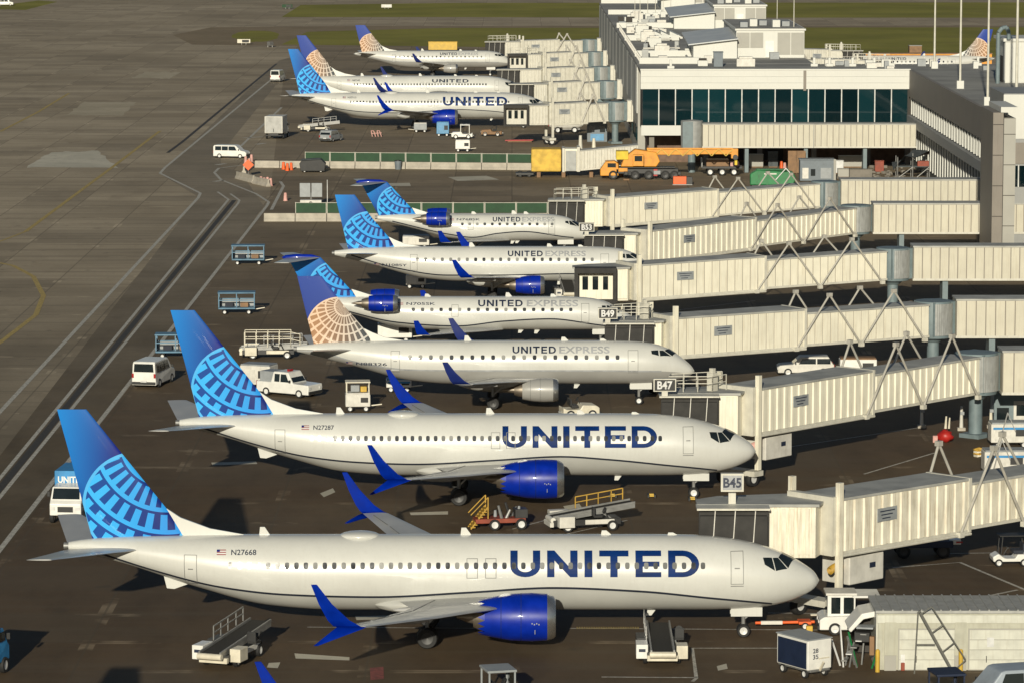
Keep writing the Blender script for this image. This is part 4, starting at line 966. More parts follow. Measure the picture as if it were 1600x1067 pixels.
for k in range(14):
    x = 25.5 + rr_.uniform(0, 22); y = rr_.uniform(2, 16); tb("roof_vent", ('grey_paint', 'offwhite', 'building_white')[k % 3], x, x + rr_.uniform(.4, 1.5), y, y + 1.2, 13.11, 13.3 + rr_.uniform(.2, .9))
railing(term, [(26, 17.5, 13.1), (44, 17.5, 13.1)], 1.1, 'offwhite', "roof_railing"); railing(term, [(.4, 20.5, 13.12), (.4, 130, 13.12)], 1.0, 'offwhite', "roof_railing")
# the wing that runs towards the camera on the right
ex0 = W9; ny = -(fy - YZ(372, 6))
east = thing("terminal_wing", "grey terminal wing with louvred side and dark fascia at right edge", "building", (WALL, fy, 0))
def eb(name, m, x0, x1, y0, y1, z0, z1, parent=None): return tb(name, m, x0, x1, y0, y1, z0, z1, parent or east)
eb("wall", 'wing_wall', .3, 26, ny, .41, 0, 12.95); eb("fascia", 'pillar_brown', -.2, .28, ny, -.25, 9.6, 13.3); eb("roof", 'roof_membrane', .29, 27, ny - .2, .68, 12.96, 13.1)
eb("window_band", glass, .12, .28, ny, -.3, 7.2, 9.58); eb("ledge", 'building_grey', -.5, .28, ny, -.3, 5.9, 7.1)
for i in range(110):
    y = -1.2 - i * 2.9
    if y < ny + 1: break
    for z0, z1, x in ((7.22, 9.5, .1), (1.2, 5.8, .28)): eb("louvre_blade", 'building_white', x - .14, x, y - .5, y, z0, z1)
# stair tower and taller block nearer
tw = thing("stair_tower", "tall brown stair tower beside the grey terminal wing", "tower", (48.6, YZ(392, 8), 0))
MB().box((.52, 5, 8.3), (1.04, 10, 16.6)).build("wall", 'pillar_brown', tw); MB().box((1.72, 4.8, 8.0), (1.24, 9, 16.0)).build("wall", 'panel_tan', tw); MB().box((1.6, 4.8, 16.9), (1.7, 10, .55)).build("parapet", 'building_white', tw); MB().box((1.07, .2, 8.2), (.10, .2, 16)).build("joint", 'soffit', tw)
for k in range(5): MB().box((1.72, .28, 2.0 + k * 3.1), (1.22, .04, .06)).build("panel_joint", 'soffit', tw); MB().box((.52, -.02, 3.0 + k * 3.1), (1.02, .05, .06)).build("panel_joint", 'soffit', tw)
tw2 = thing("plant_tower", "white and grey rooftop tower with angled buttress at the right edge", "tower", (51.2, YZ(404, 8), 0))
MB().box((6, 6, 8.9), (12, 12, 17.8)).build("wall", 'building_grey', tw2); MB().box((6, -.06, 15.4), (12.1, .1, 4.6)).build("upper_panel", 'building_white', tw2)
MB().box((6, -.05, 9.2), (11.8, .08, 2.2)).build("window_band", glass, tw2)
for k in range(9): MB().box((.3 + k * 1.3, -.12, 9.2), (.12, .1, 2.3)).build("mullion", 'mullion', tw2)
MB().prism([(-.1, 0), (1.2, 0), (1.2, 5.0), (-.1, 7.6)], -.5, -.15).build("buttress", 'panel_tan', tw2)
MB().box((6, -.1, 11.6), (12.2, .12, 2.2)).build("dark_band", 'pillar_brown', tw2)
ph = thing("roof_house", "white panelled house on the terminal wing roof with dark doorway", "building", (64.3, YZ(505, 14), 13.11))
MB().box((5, 5, 2.7), (10, 10, 5.4)).build("wall", 'building_white', ph); MB().box((5, 5, 5.6), (10.6, 10.6, .4)).build("roof", 'building_white', ph)
MB().box((-.06, 3.5, 1.7), (.08, 4, 3.4)).build("doorway", 'soffit', ph); MB().box((-.04, 1.2, 2.8), (.08, 1.8, 5)).build("side_panel", 'building_grey', ph)
for q in range(5): MB().box((1.0 + q * 2, -.04, 2.7), (1.86, .06, 5.2)).build("wall_panel", 'building_white', ph)
MB().box((8.5, -.1, 2.0), (2.4, .06, 2.4)).build("window", 'panel_tan', ph)
pipe = MB().tube([(-1.1, -1.2, 0), (-1.1, -1.2, 6.6), (-.6, -1.0, 7.2), (0, -.8, 7.3), (.3, -.8, 6.6), (.3, -.8, 5.7)], .28, 10); pipe.build("vent_pipe", 'column_teal', ph, smooth=40)
# masts and clutter on the roofs
def mast(x, y, zc, h, lab, lamps=False, r=.16):
    p = Vector(((x - 800) * zc / FPX, YZ(zc, ZT), 13.1)); t = thing("light_mast" if lamps else "roof_mast", lab, "mast", p, 0, "masts on the terminal roof")
    MB().cyl((0, 0, 0), (0, 0, h), r, r * .6, 10).build("pole", 'bridge_trim', t, smooth=40); MB().box((0, 0, .5), (.9, .9, 1.0)).build("base", 'building_white', t)
    if lamps:
        for k, (dx, dz) in enumerate(((-.5, h), (.5, h - .2), (-.45, h - 1.9), (.5, h - 2.2))): MB().sph((dx, -.25, dz), .42, 10, sc=(1, .7, .9)).build("lamp_head", 'hub', t, smooth=60)
mast(1460, 0, 541, 16, "left thin roof mast rising before the grass"); mast(1500, 0, 493, 19, "middle thin roof mast with white base"); mast(1543, 0, 459, 21, "right thin roof mast beside the panelled roof house")
mast(1588, 0, 470, 18, "lamp mast with round floodlight heads at the right edge", True, .2)
mast(1240, 0, 575, 12, "thin whip mast at the right end of the tan plant room", r=.09); mast(1214, 0, 640, 9, "short whip mast behind the tan plant room", r=.08)
for k, (x, zc) in enumerate(((992, 690), (1000, 705), (1012, 712), (1024, 716), (1036, 720), (1048, 724))): mast(x, 0, zc, 5.5, f"{('first','second','third','fourth','fifth','sixth')[k]} of the short whip masts at the far roof corner, from left", r=.07)
def roofthing(name, lab, cat, px, zc, parts, grp="roof units"):
    p = Vector(((px - 800) * zc / FPX, YZ(zc, ZT), 13.12)); t = thing(name, lab, cat, p, 0, grp)
    for nm, m, c, d in parts: MB().box(c, d).build(nm, m, t, bevel=.05)
roofthing("roof_vent", "dark square vent on the front roof edge", "vent", 1122, 545, (("cabinet", 'slate_paint', (0, 0, 1.0), (1.3, 1.2, 2.0)), ("cap", 'slate_paint', (0, 0, 2.08), (1.45, 1.35, .14))))
roofthing("roof_unit", "pale rounded unit beside the dark roof vent", "roof unit", 1165, 546, (("cabinet", 'offwhite', (0, 0, .55), (2.6, 1.5, 1.1)), ("hood", 'offwhite', (0, 0, 1.25), (1.9, 1.2, .3))))
roofthing("roof_unit", "small white unit left of the dark roof vent", "roof unit", 1098, 547, (("cabinet", 'building_white', (0, 0, .4), (1.4, 1, .8)), ("grille", 'soffit', (0, 0, .95), (1.1, .8, .3))))
for k, (x, zc) in enumerate(((1048, 540), (1272, 546), (1296, 546), (1332, 546), (1366, 546), (1528, 548))): roofthing("roof_vent", f"{('leftmost','second','third','fourth','fifth','rightmost')[k]} small white roof vent along the front parapet", "vent", x, zc, (("base", 'building_white', (0, 0, .2), (1.0, .9, .4)), ("stack", 'building_white', (0, 0, .8), (.35, .35, .9))))
for k, (x, zc, m) in enumerate(((1003, 645, 'building_white'), (1022, 600, 'building_white'), (995, 700, 'offwhite'), (1012, 622, 'offwhite'), (1034, 575, 'offwhite'))): roofthing("roof_unit", f"white roof box on the far block, {('nearest the plant room wall','in the middle bay','closest to the grass','by the white curb','closest to the glass front')[k]}", "roof unit", x, zc, (("cabinet", m, (0, 0, .8), (2.2, 2.2, 1.6)), ("cap", 'offwhite', (0, 0, 1.75), (1.5, 1.5, .3))))
for k, x in enumerate((1032, 1042, 1056)): 
    p = Vector(((x - 800) * 632 / FPX, YZ(632, ZT), 13.1)); t = thing("roof_skylight", f"{('left','middle','right')[k]} sloping white skylight strip on the far roof", "skylight", p, 0, "skylight strips")
    MB().prism([(-1.0, 0), (1.0, 0), (1.0, .3), (-1.0, 1.2)], 0, 9).build("glazing", 'building_white', t); MB().box((0, 0, .15), (2.2, .2, .3)).build("frame", 'offwhite', t)
# walkway along the terminal front with its grey rotunda
wk = thing("terminal_walkway", "long cream walkway with grey rotunda in front of the terminal glass", "walkway", ((1097 - 800) * 524 / FPX, YZ(524, 5), 0), 0, "fixed walkways")
tunnel(wk, 0, 28.8, 3.55, 3.55, 2.9, 3.05, 'flat', 'walkway_cream')
MB().lathe([(3.0, .8), (3.1, 1.45), (7.0, 1.5), (7.15, .05)], (-1.4, 0, 0), 24, 0, 'z').build("rotunda", 'rotunda_metal', wk, smooth=35); MB().box((-2.0, -.3, 5.0), (1.4, 2.6, 3.9)).build("vestibule", 'column_teal', wk)
MB().cyl((-1.4, 0, 0), (-1.4, 0, 3.05), .5, .5, 14).build("column", 'column_teal', wk)
for x in (6, 14, 22): MB().box((x, 0, 1.75), (.5, 2, 3.4)).build("support", 'column_teal', wk)
MB().box((15.0, -1.52, 5.0), (.16, .06, 3.1)).build("joint", 'panel_tan', wk)
# ---------------------------------------------------------------- vehicles and ramp equipment
WHEEL = {}
def wheel(parent, x, y, r, w=.22, hub='hub'):
    k = (round(r, 2), w, hub)
    if k not in WHEEL:
        WHEEL[k] = MB().lathe([(-w / 2, r * .6), (-w / 2, r * .92), (-w * .3, r), (w * .3, r), (w / 2, r * .92), (w / 2, r * .6)], (0, 0, 0), 18, 0, 'y').lathe([(-w * .3, .01), (-w * .45, r * .6)], (0, 0, 0), 14, 1, 'y').lathe([(w * .3, .01), (w * .45, r * .6)], (0, 0, 0), 14, 1, 'y').mesh("wheel", ['tyre', hub], 40)
    return link("wheel", WHEEL[k], parent, (x, y, r))
def wheels(parent, xs, hw, r, w=.22, hub='hub'):
    for x in xs:
        for s in (-1, 1): wheel(parent, x, s * (hw - w / 2 + .02), r, w, hub)
def part(parent, name, m, c, d, rz=0.0, ry=0.0, bevel=.03, **k): return MB().box(c, d, rz, ry, **k).build(name, m, parent, bevel=bevel)
def ground(px, py): v = G(px, py); return (v.x, v.y, 0)
def car(name, label, cat, loc, rz, L, W, H, paint, kind='van', group="ramp vehicles", beacon=None):
    """closed vehicle, front towards +x"""
    t = thing(name, label, cat, loc, rz, group); a, b = -L / 2, L / 2; w = W / 2; z0 = .28
    hood = z0 + (H - z0) * .46; belt = z0 + (H - z0) * .50
    if kind == 'van': prof = [(a, z0), (b, z0), (b, hood * .8), (b - .25, hood), (b - L * .17, hood + .10), (b - L * .31, H - .06), (b - L * .36, H), (a + .15, H), (a, H - .2)]; g0, g1 = b - L * .19, b - L * .315
    elif kind == 'suv': prof = [(a, z0), (b, z0), (b, hood * .85), (b - .2, hood), (b - L * .27, hood + .08), (b - L * .40, H - .04), (a + L * .10, H), (a + .12, belt + .1), (a, belt)]; g0, g1 = b - L * .28, b - L * .40
    else: prof = [(a, z0), (b, z0), (b, hood), (b - L * .3, hood + .06), (b - L * .40, H), (b - L * .68, H), (b - L * .72, belt), (a, belt)]; g0, g1 = b - L * .31, b - L * .40
    body = MB().prism(prof, -w, w, inset=.13, z_in=belt).build("body", paint, t, bevel=.07)
    hg = H - .16; ins = lambda z: w - .13 * max(0, z - belt)
    # windscreen
    zA, zB = hood + .14, H - .12; xA, xB = g0 + .03, g1 + .05
    MB().add([(xA, -ins(zA) + .12, zA), (xA, ins(zA) - .12, zA), (xB, ins(zB) - .12, zB), (xB, -ins(zB) + .12, zB), (xA - .06, 0, zA)], [(0, 1, 2, 3)]).build("windscreen", 'glass_dark', t)
    end = a + (.25 if kind != 'pickup' else L * .34); n = 3 if kind == 'van' else 2
    for s in (-1, 1):
        x1 = g1 - .12; sp = (x1 - end) / n
        for i in range(n):
            p, q = x1 - i * sp - .05, x1 - (i + 1) * sp + .05
            f = .32 if i == 0 else 0
            MB().add([(p + f, s * (ins(belt + .06) + .012), belt + .06), (q, s * (ins(belt + .06) + .012), belt + .06), (q, s * (ins(hg) + .012), hg), (p, s * (ins(hg) + .012), hg)], [(0, 1, 2, 3)]).build("side_window", 'glass_dark', t)
    if kind != 'pickup':
        zz = (belt + hg) / 2 + .03; xx = a - .012 if kind == 'van' else a + .08
        MB().add([(xx, -w + .2, belt + .12), (xx, w - .2, belt + .12), (xx + (.0 if kind == 'van' else L * .07), w - .25, hg), (xx + (.0 if kind == 'van' else L * .07), -w + .25, hg)], [(0, 1, 2, 3)]).build("rear_window", 'glass_dark', t)
    for s in (-1, 1):
        part(t, "tail_light", 'lamp_red', (a - .015, s * (w - .12), belt * .86), (.04, .16, .34), bevel=0); part(t, "headlight", 'hub', (b + .01, s * (w - .25), hood * .74), (.04, .36, .2), bevel=0)
        part(t, "mirror", 'black_plastic', (g0 - .15, s * (w + .12), belt + .16), (.1, .2, .22))
    part(t, "bumper", 'black_plastic', (b + .02, 0, .45), (.12, W - .1, .22)); part(t, "bumper", 'black_plastic', (a - .02, 0, .45), (.12, W - .1, .22))
    part(t, "number_plate", 'hub', (a - .09, 0, .6), (.02, .5, .14), bevel=0)
    wheels(t, (a + L * .19, b - L * .18), w, .34 if H < 2.1 else .38)
    if beacon: part(t, "beacon", beacon, (g1 - .4, 0, H + .08), (.25, .5, .16))
    return t
def box_truck(label, loc, rz, L, W, H, boxm, cabm, text=None, group="ramp vehicles"):
    t = thing("box_truck", label, "truck", loc, rz, group); a, b = -L / 2, L / 2
    bxp = part(t, "cargo_box", boxm, (a + (L - 2.1) / 2, 0, .95 + (H - .95) / 2), (L - 2.1, W, H - .95), bevel=.05)
    part(t, "rear_frame", 'steel', (a - .03, 0, .95 + (H - .95) / 2), (.08, W * .9, H - 1.15), bevel=0); part(t, "door_handle", 'dark_metal', (a - .09, 0, 1.4), (.05, .1, .5), bevel=0)
    part(t, "chassis", 'dark_metal', (0, 0, .75), (L - .4, W * .5, .3)); part(t, "bumper", 'black_plastic', (a + .05, 0, .6), (.15, W * .9, .2))
    cab = MB().prism([(b - 2.0, .6), (b, .6), (b, 1.35), (b - .25, 1.55), (b - .6, 2.35), (b - 2.0, 2.4)], -W * .46, W * .46, inset=.1, z_in=1.5).build("cab", cabm, t, bevel=.06)
    MB().add([(b - .27, -W * .40, 1.62), (b - .27, W * .40, 1.62), (b - .56, W * .38, 2.27), (b - .56, -W * .38, 2.27)], [(0, 1, 2, 3)]).build("windscreen", 'glass_dark', t)
    for s in (-1, 1): part(t, "side_window", 'glass_dark', (b - 1.0, s * W * .462, 1.95), (.75, .02, .5), bevel=0); part(t, "mirror", 'black_plastic', (b - .5, s * (W * .46 + .15), 1.9), (.08, .2, .35)); part(t, "headlight", 'hub', (b + .01, s * W * .36, 1.05), (.03, .3, .2), bevel=0)
    part(t, "grille", 'black_plastic', (b + .01, 0, 1.0), (.03, W * .45, .35), bevel=0)
    wheels(t, (a + L * .2, b - .75), W / 2 - .02, .42, .26)
    if text:
        for s in (-1, 1): flat_text("lettering", FONT[text], bxp, 'white_paint', (a + .5 if s < 0 else b - 2.6, s * (W / 2 + .004), H - 1.0), (-s, 0, 0) if s > 0 else (1, 0, 0), (0, 0, 1), L - 3.2, .55)
        flat_text("lettering", FONT[text], bxp, 'white_paint', (b - 2.095, -W * .40, H - .78), (0, 1, 0), (0, 0, 1), W * .8, .42)
    return t
def belt_loader(label, loc, rz, body='white_paint', trim='cream_paint', pitch=14, L=7.6, rail='steel', group="belt loaders"):
    t = thing("belt_loader", label, "belt loader", loc, rz, group); p = R(pitch)
    ch = part(t, "chassis", 'dark_metal', (-.3, 0, .58), (4.4, 1.6, .38)); part(t, "side_cover", body, (.5, 0, .6), (1.9, 1.74, .3)); part(t, "tool_box", body, (-1.7, 1.05, .78), (1.3, .62, .75)); part(t, "tool_box", trim, (-1.75, -1.05, .72), (1.0, .6, .7))
    part(t, "engine_cover", 'dark_metal', (.2, 1.02, .85), (1.6, .55, .6)); part(t, "label_plate", 'letter_black', (-2.36, 1.05, .85), (.02, .35, .16), bevel=0)
    wheels(t, (-1.6, 1.3), .95, .34)
    def along(u, y, dz): return Vector((-L / 2 + .2 + u * math.cos(p), y, .62 + u * math.sin(p) + dz))
    def slab(nm, y0, y1, d0, d1, m, u0=0, u1=L):
        vs = [along(u, y, d) for u in (u0, u1) for y in (y0, y1) for d in (d0, d1)]
        return MB().add(vs, [(0, 1, 3, 2), (4, 6, 7, 5), (0, 2, 6, 4), (1, 5, 7, 3), (0, 4, 5, 1), (2, 3, 7, 6)]).build(nm, m, t)
    cv = slab("conveyor_frame", -.62, .62, .0, .26, 'steel'); slab("belt", -.52, .52, .265, .30, 'belt_rubber', .05, L - .05)
    for s in (-1, 1): slab("side_rail", s * .64, s * .55, .27, .40, 'steel')
    for s in (-1, 1): MB().bar(along(L * .62, s * .45, 0), (1.35, s * .45, .7), .12).build("lift_arm", 'steel', t)
    MB().cyl(along(0, -.68, .15), along(0, .68, .15), .17, .17, 12).build("end_roller", trim, t, smooth=40)
    part(t, "bumper", trim, (-2.6, 0, .5), (.25, 1.6, .3))
    r_ = MB(); pts = [along(L * f, .78, .35) for f in (.34, .48, .62, .78, .92)]
    for q in pts: r_.bar(q, q + Vector((0, 0, .75)), .06)
    for q, s in zip(pts, pts[1:]): r_.bar(q + Vector((0, 0, .75)), s + Vector((0, 0, .75)), .06); r_.bar(q + Vector((0, 0, .4)), s + Vector((0, 0, .4)), .05)
    r_.build("handrail", rail, t)
    part(t, "seat", 'black_plastic', (.3, -1.0, 1.0), (.55, .5, .16)); part(t, "seat_back", 'black_plastic', (.02, -1.0, 1.3), (.12, .5, .55)); MB().cyl((1.0, -1.0, .8), (.75, -1.0, 1.35), .04, .04, 6).cyl((.74, -1.0, 1.36), (.70, -1.0, 1.38), .2, .2, 12).build("steering_wheel", 'black_plastic', t)
    part(t, "headlight", 'hub', (1.92, .6, .62), (.05, .2, .2), bevel=0)
    return t
def baggage_cart(label, loc, rz, group="blue open baggage carts", m='cart_blue', L=3.4, W=1.6, H=2.0, shelves=1):
    t = thing("baggage_cart", label, "baggage cart", loc, rz, group)
    part(t, "floor", m, (0, 0, .55), (L, W, .14)); part(t, "roof", m, (0, 0, H), (L + .1, W + .1, .12))
    for x in (-L / 2 + .06, 0, L / 2 - .06):
        for s in (-1, 1): part(t, "post", m, (x, s * (W / 2 - .05), (H + .6) / 2), (.09, .09, H - .7), bevel=0)
    for k in range(shelves): part(t, "shelf_rail", m, (0, -W / 2 + .05, .62 + (H - .6) * (k + 1) / (shelves + 1)), (L, .08, .09), bevel=0); part(t, "shelf_rail", m, (0, W / 2 - .05, .62 + (H - .6) * (k + 1) / (shelves + 1)), (L, .08, .09), bevel=0)
    part(t, "back_panel", 'grey_paint', (0, W / 2 - .12, .95), (L - .2, .04, .62), bevel=0)
    for x in (-L / 2 + .03, L / 2 - .03): part(t, "end_panel", m, (x, 0, 1.1), (.05, W - .2, .9), bevel=0)
    for s in (-1, 1): part(t, "suitcase", 'cloth_dark' if s < 0 else 'brown_ply', (s * .7, .1, .82), (.75, .5, .4))
    wheels(t, (-L * .33, L * .33), W / 2 - .05, .22, .14); MB().bar((L / 2, 0, .4), (L / 2 + .9, 0, .55), .08).build("tow_bar", 'cream_paint', t)
    return t
def tug(label, loc, rz, m='white_paint', cab=True, group="tow tractors", L=3.2, W=1.7):
    t = thing("tow_tractor", label, "tow tractor", loc, rz, group)
    MB().prism([(-L / 2, .3), (L / 2, .3), (L / 2, .85), (L / 2 - .25, 1.02), (.1, 1.08), (-.1, .75), (-L / 2 + .3, .75), (-L / 2, .9)], -W / 2, W / 2).build("body", m, t, bevel=.06)
    part(t, "seat", 'black_plastic', (-.45, 0, .95), (.5, W * .7, .2)); part(t, "seat_back", 'black_plastic', (-.75, 0, 1.25), (.12, W * .7, .5))
    MB().cyl((.15, .25, 1.0), (-.1, .25, 1.4), .03, .03, 6).cyl((-.1, .25, 1.41), (-.13, .25, 1.43), .19, .19, 12).build("steering_wheel", 'black_plastic', t)
    if cab:
        part(t, "canopy", m, (-.45, 0, 2.12), (1.5, W - .1, .12))
        for x in (-1.1, .2):
            for s in (-1, 1): MB().bar((x, s * (W / 2 - .12), .8), (x, s * (W / 2 - .12), 2.1), .08).build("cab_post", m, t)
        MB().add([(.24, -W / 2 + .18, 1.1), (.24, W / 2 - .18, 1.1), (.24, W / 2 - .18, 2.05), (.24, -W / 2 + .18, 2.05)], [(0, 1, 2, 3)]).build("windscreen", 'glass_dark', t)
    for s in (-1, 1): part(t, "headlight", 'hub', (L / 2 + .01, s * .5, .7), (.04, .25, .18), bevel=0)
    part(t, "bumper", 'black_plastic', (L / 2 + .06, 0, .42), (.14, W, .22)); part(t, "hitch", 'steel', (-L / 2 - .1, 0, .5), (.25, .25, .15))
    wheels(t, (-L * .3, L * .3), W / 2, .36, .24); return t
def unit_cart(name, label, cat, loc, rz, L, W, H, m, top=None, stripe=None, frame=None, group="ground power and air carts"):
    t = thing(name, label, cat, loc, rz, group)
    part(t, "cabinet", m, (0, 0, .4 + (H - .4) / 2), (L, W, H - .4), bevel=.06); part(t, "lid", top or m, (0, 0, H + .05), (L * .96, W * .96, .12))
    part(t, "door_panel", m, (-L * .2, -W / 2 - .01, .4 + (H - .4) * .45), (L * .42, .03, (H - .4) * .7), bevel=0); part(t, "grille", 'black_plastic', (L * .26, -W / 2 - .012, .4 + (H - .4) * .55), (L * .3, .03, (H - .4) * .4), bevel=0)
    if stripe: part(t, "stripe", stripe, (0, -W / 2 - .03, H * .82), (L * .9, .02, .16), bevel=0)
    if frame:
        for x in (-L / 2 + .1, L / 2 - .1):
            for s in (-1, 1): MB().bar((x, s * (W / 2 - .1), H), (x, s * (W / 2 - .1), H + .9), .07).build("frame_post", frame, t)
        part(t, "frame_top", frame, (0, 0, H + .93), (L, W, .08), bevel=0); part(t, "equipment", 'grey_paint', (-.2, 0, H + .42), (L * .35, W * .5, .5)); part(t, "equipment", 'yellow', (.45, 0, H + .35), (L * .25, W * .4, .4))
    wheels(t, (-L * .32, L * .32), W / 2 - .04, .24, .16); MB().bar((L / 2, 0, .4), (L / 2 + .9, 0, .5), .08).build("tow_bar", 'cream_paint', t)
    return t

# --- vehicles on the service road and around the tails
car("van", "white passenger minivan driving past the orange diamond sign", "van", ground(362, 247), R(-14), 4.9, 1.95, 1.85, 'white_paint')
car("van", "white van with rear window, beside the second jet's blue tail", "van", ground(240, 600), R(78), 5.2, 2.05, 2.15, 'white_paint')
car("van", "small white van at the edge of the apron, left of the far tails", "van", ground(434, 128), R(80), 4.6, 1.95, 2.3, 'white_paint')
box_truck("white box truck parked below the far blue-tailed jet", ground(433, 216), R(84), 6.4, 2.75, 3.5, 'offwhite', 'white_paint')
car("suv", "silver estate car between the white box truck and the green fence", "car", ground(517, 221), R(70), 4.7, 1.95, 1.75, 'grey_paint', 'suv')
box_truck("blue delivery truck half hidden behind the nearest jet's tail", ground(116, 808), R(-95), 5.6, 2.2, 3.15, 'sign_blue', 'white_paint', "UNITED")
belt_loader("cream belt loader beside the white box truck", ground(497, 206), R(4), 'cream_paint', 'cream_paint', 6, 6.4)
baggage_cart("blue open baggage cart farthest up the line, nearest the T-tailed jet", ground(388, 413), R(2)); baggage_cart("blue open baggage cart in the middle of three, left of the navy tail", ground(370, 490), R(3)); baggage_cart("blue open baggage cart half behind the second jet's tail", ground(275, 558), R(2))
# caged loader and tow truck near the second tail
cl = belt_loader("long cream loader with wire cage behind the second jet's tail", ground(425, 559), R(2), 'cream_paint', 'cream_paint', 3, 5.6)
railing(cl, [(-2.3, -.8, 1.0), (1.6, -.8, 1.0), (2.4, -.8, .8)], 1.3, 'cream_paint', "cage"); railing(cl, [(-2.3, .8, 1.0), (1.6, .8, 1.0)], 1.3, 'cream_paint', "cage")
pk = car("pickup_truck", "white pickup with red beacon behind the second jet's dorsal fin", "pickup", ground(452, 617), R(-32), 5.0, 1.95, 1.95, 'white_paint', 'pickup', beacon='lamp_red'); part(pk, "water_tank", 'grey_paint', (-1.55, 0, 1.5), (1.5, 1.5, .8))
unit_cart("service_cart", "grey service cart between the second tail and the white pickup", "cart", ground(405, 606), R(-20), 2.6, 1.7, 1.9, 'offwhite', 'grey_paint')
unit_cart("power_cart", "white power cart with framed top left of the far winglet", "power cart", ground(559, 641), R(4), 1.9, 1.4, 1.35, 'offwhite', frame='cream_paint')
unit_cart("lavatory_cart", "small white and blue cart under the grey-engined jet's tail", "cart", ground(623, 611), R(3), 2.0, 1.3, 1.0, 'white_paint', 'sky_blue_paint', stripe='sign_blue')
unit_cart("power_cart", "white box cart with grey lid between the navy tail and the B49 jet", "power cart", ground(617, 533), R(2), 3.0, 1.6, 1.6, 'white_paint', 'grey_paint')
unit_cart("cargo_bin", "small white bin under the blue-tailed regional jet's rear door", "cart", ground(650, 450), R(1), 2.0, 1.4, 1.25, 'offwhite', 'offwhite')
unit_cart("power_cart", "white low cart behind the blue-tailed regional jet", "power cart", ground(650, 388), R(1), 2.9, 1.5, 1.35, 'offwhite', 'grey_paint')
belt_loader("belt loader at the forward hold of the blue-tailed regional jet", ground(886, 467), R(96), 'offwhite', 'cream_paint', 15, 6.0)
belt_loader("rusty belt loader at the farther T-tailed jet's hold", ground(880, 378), R(95), 'rust_red', 'rust_red', 16, 5.6)
# --- belt loaders round the two nearest jets
belt_loader("belt loader slanting away at the bottom, left of the lone winglet tip", ground(366, 1030), R(70), 'white_paint', 'cream_paint', 5, 6.6)
belt_loader("belt loader pointing straight at the nearest jet's forward belly", ground(1032, 1026), R(90), 'white_paint', 'cream_paint', 2.5, 6.6)
belt_loader("belt loader with yellow handrail between the two nearest jets", ground(920, 826), R(14), 'offwhite', 'offwhite', 8, 5.4, 'hose_yellow')
st = thing("maintenance_stand", "yellow ladder stand on a red chassis between the two nearest jets", "stand", ground(780, 825), R(10), "ramp equipment")
part(st, "chassis", 'rust_red', (0, 0, .6), (3.2, 1.3, .28)); wheels(st, (-.4, 1.3), .75, .36)
for k in range(8): part(st, "step", 'hose_yellow', (-1.75 + k * .12, 0, .2 + k * .16), (.3, 1.0, .06), bevel=0)
for s in (-1, 1): MB().bar((-1.9, s * .5, .1), (-.8, s * .5, 1.5), .08).bar((-1.9, s * .5, 1.0), (-.8, s * .5, 2.1), .05).build("stringer", 'hose_yellow', st); MB().bar((-.8, s * .5, .6), (-.8, s * .5, 2.1), .07).build("post", 'hose_yellow', st)
for k, (x, y) in enumerate(((-.2, .3), (.4, -.3), (.9, .35), (1.2, -.2), (.1, -.4), (.7, .1))): MB().cyl((x, y, .7), (x + .3 * math.sin(k), y, 1.15 + .1 * k), .12, .08, 8).build("bottle", ('grey_paint', 'steel', 'dark_metal')[k % 3], st, smooth=40)
part(st, "engine_cover", 'dark_metal', (1.35, 0, 1.0), (.8, 1.1, .55))
# --- right foreground
bc = thing("baggage_container", "white and navy covered baggage cart numbered on its end panel, bottom right", "baggage cart", ground(1256, 1052), R(-56), "ramp equipment")
part(bc, "shell", 'white_paint', (0, 0, 1.25), (2.6, 1.55, 1.55), bevel=.05); part(bc, "curtain", 'container_navy', (0, -.785, 1.22), (2.36, .03, 1.36), bevel=0); part(bc, "roof", 'grey_paint', (0, 0, 2.06), (2.7, 1.65, .07)); part(bc, "curtain", 'container_navy', (0, .785, 1.22), (2.36, .03, 1.36), bevel=0)
part(bc, "curtain", 'container_navy', (-1.31, 0, 1.22), (.03, 1.36, 1.36), bevel=0)
for k, q in enumerate(("28", "35")): flat_text("numeral", FONT[q], bc, 'letter_black', (1.302, -.45, 1.35 - .32 * k), (0, 1, 0), (0, 0, 1), .36, .24)
part(bc, "frame", 'steel', (0, 0, .42), (2.7, 1.3, .12)); wheels(bc, (-.9, .9), .7, .24, .16); MB().bar((1.3, 0, .4), (1.75, -.1, .95), .09).build("tow_bar", 'cream_paint', bc); part(bc, "latch", 'cream_paint', (1.33, .25, 1.05), (.05, .7, .05), bevel=0)
tb_ = thing("tow_bar", "red tow bar lying from the nearest jet's nose wheel", "tow bar", ground(1180, 982), R(2), "ramp equipment")
MB().cyl((0, 0, .35), (4.6, 0, .4), .08, .08, 8).build("bar", 'signal_orange', tb_, smooth=40); part(tb_, "sleeve", 'offwhite', (.9, 0, .36), (1.2, .2, .2)); part(tb_, "axle", 'signal_orange', (2.7, 0, .4), (.7, .9, .16)); wheels(tb_, (2.7,), .45, .22, .12); part(tb_, "handle", 'cream_paint', (3.3, .2, .75), (.5, .3, .08)); part(tb_, "chock", 'yellow', (2.9, -.7, .16), (.35, .3, .3))
pt_ = tug("white pushback tractor with tall glazed cab at the storage shed's end", ground(1338, 986), R(180), 'white_paint', True, L=4.2, W=2.2)
part(pt_, "tall_cab", 'white_paint', (.9, 0, 1.5), (1.5, 1.5, 1.3)); part(pt_, "cab_roof", 'offwhite', (.9, 0, 2.22), (1.7, 1.7, .14)); part(pt_, "cab_window", 'glass_dark', (.5, .765, 1.6), (.55, .03, .9), bevel=0); part(pt_, "cab_window", 'glass_dark', (1.2, .765, 1.6), (.5, .03, .9), bevel=0); part(pt_, "cab_window", 'glass_dark', (1.665, 0, 1.6), (.03, 1.2, .9), bevel=0)
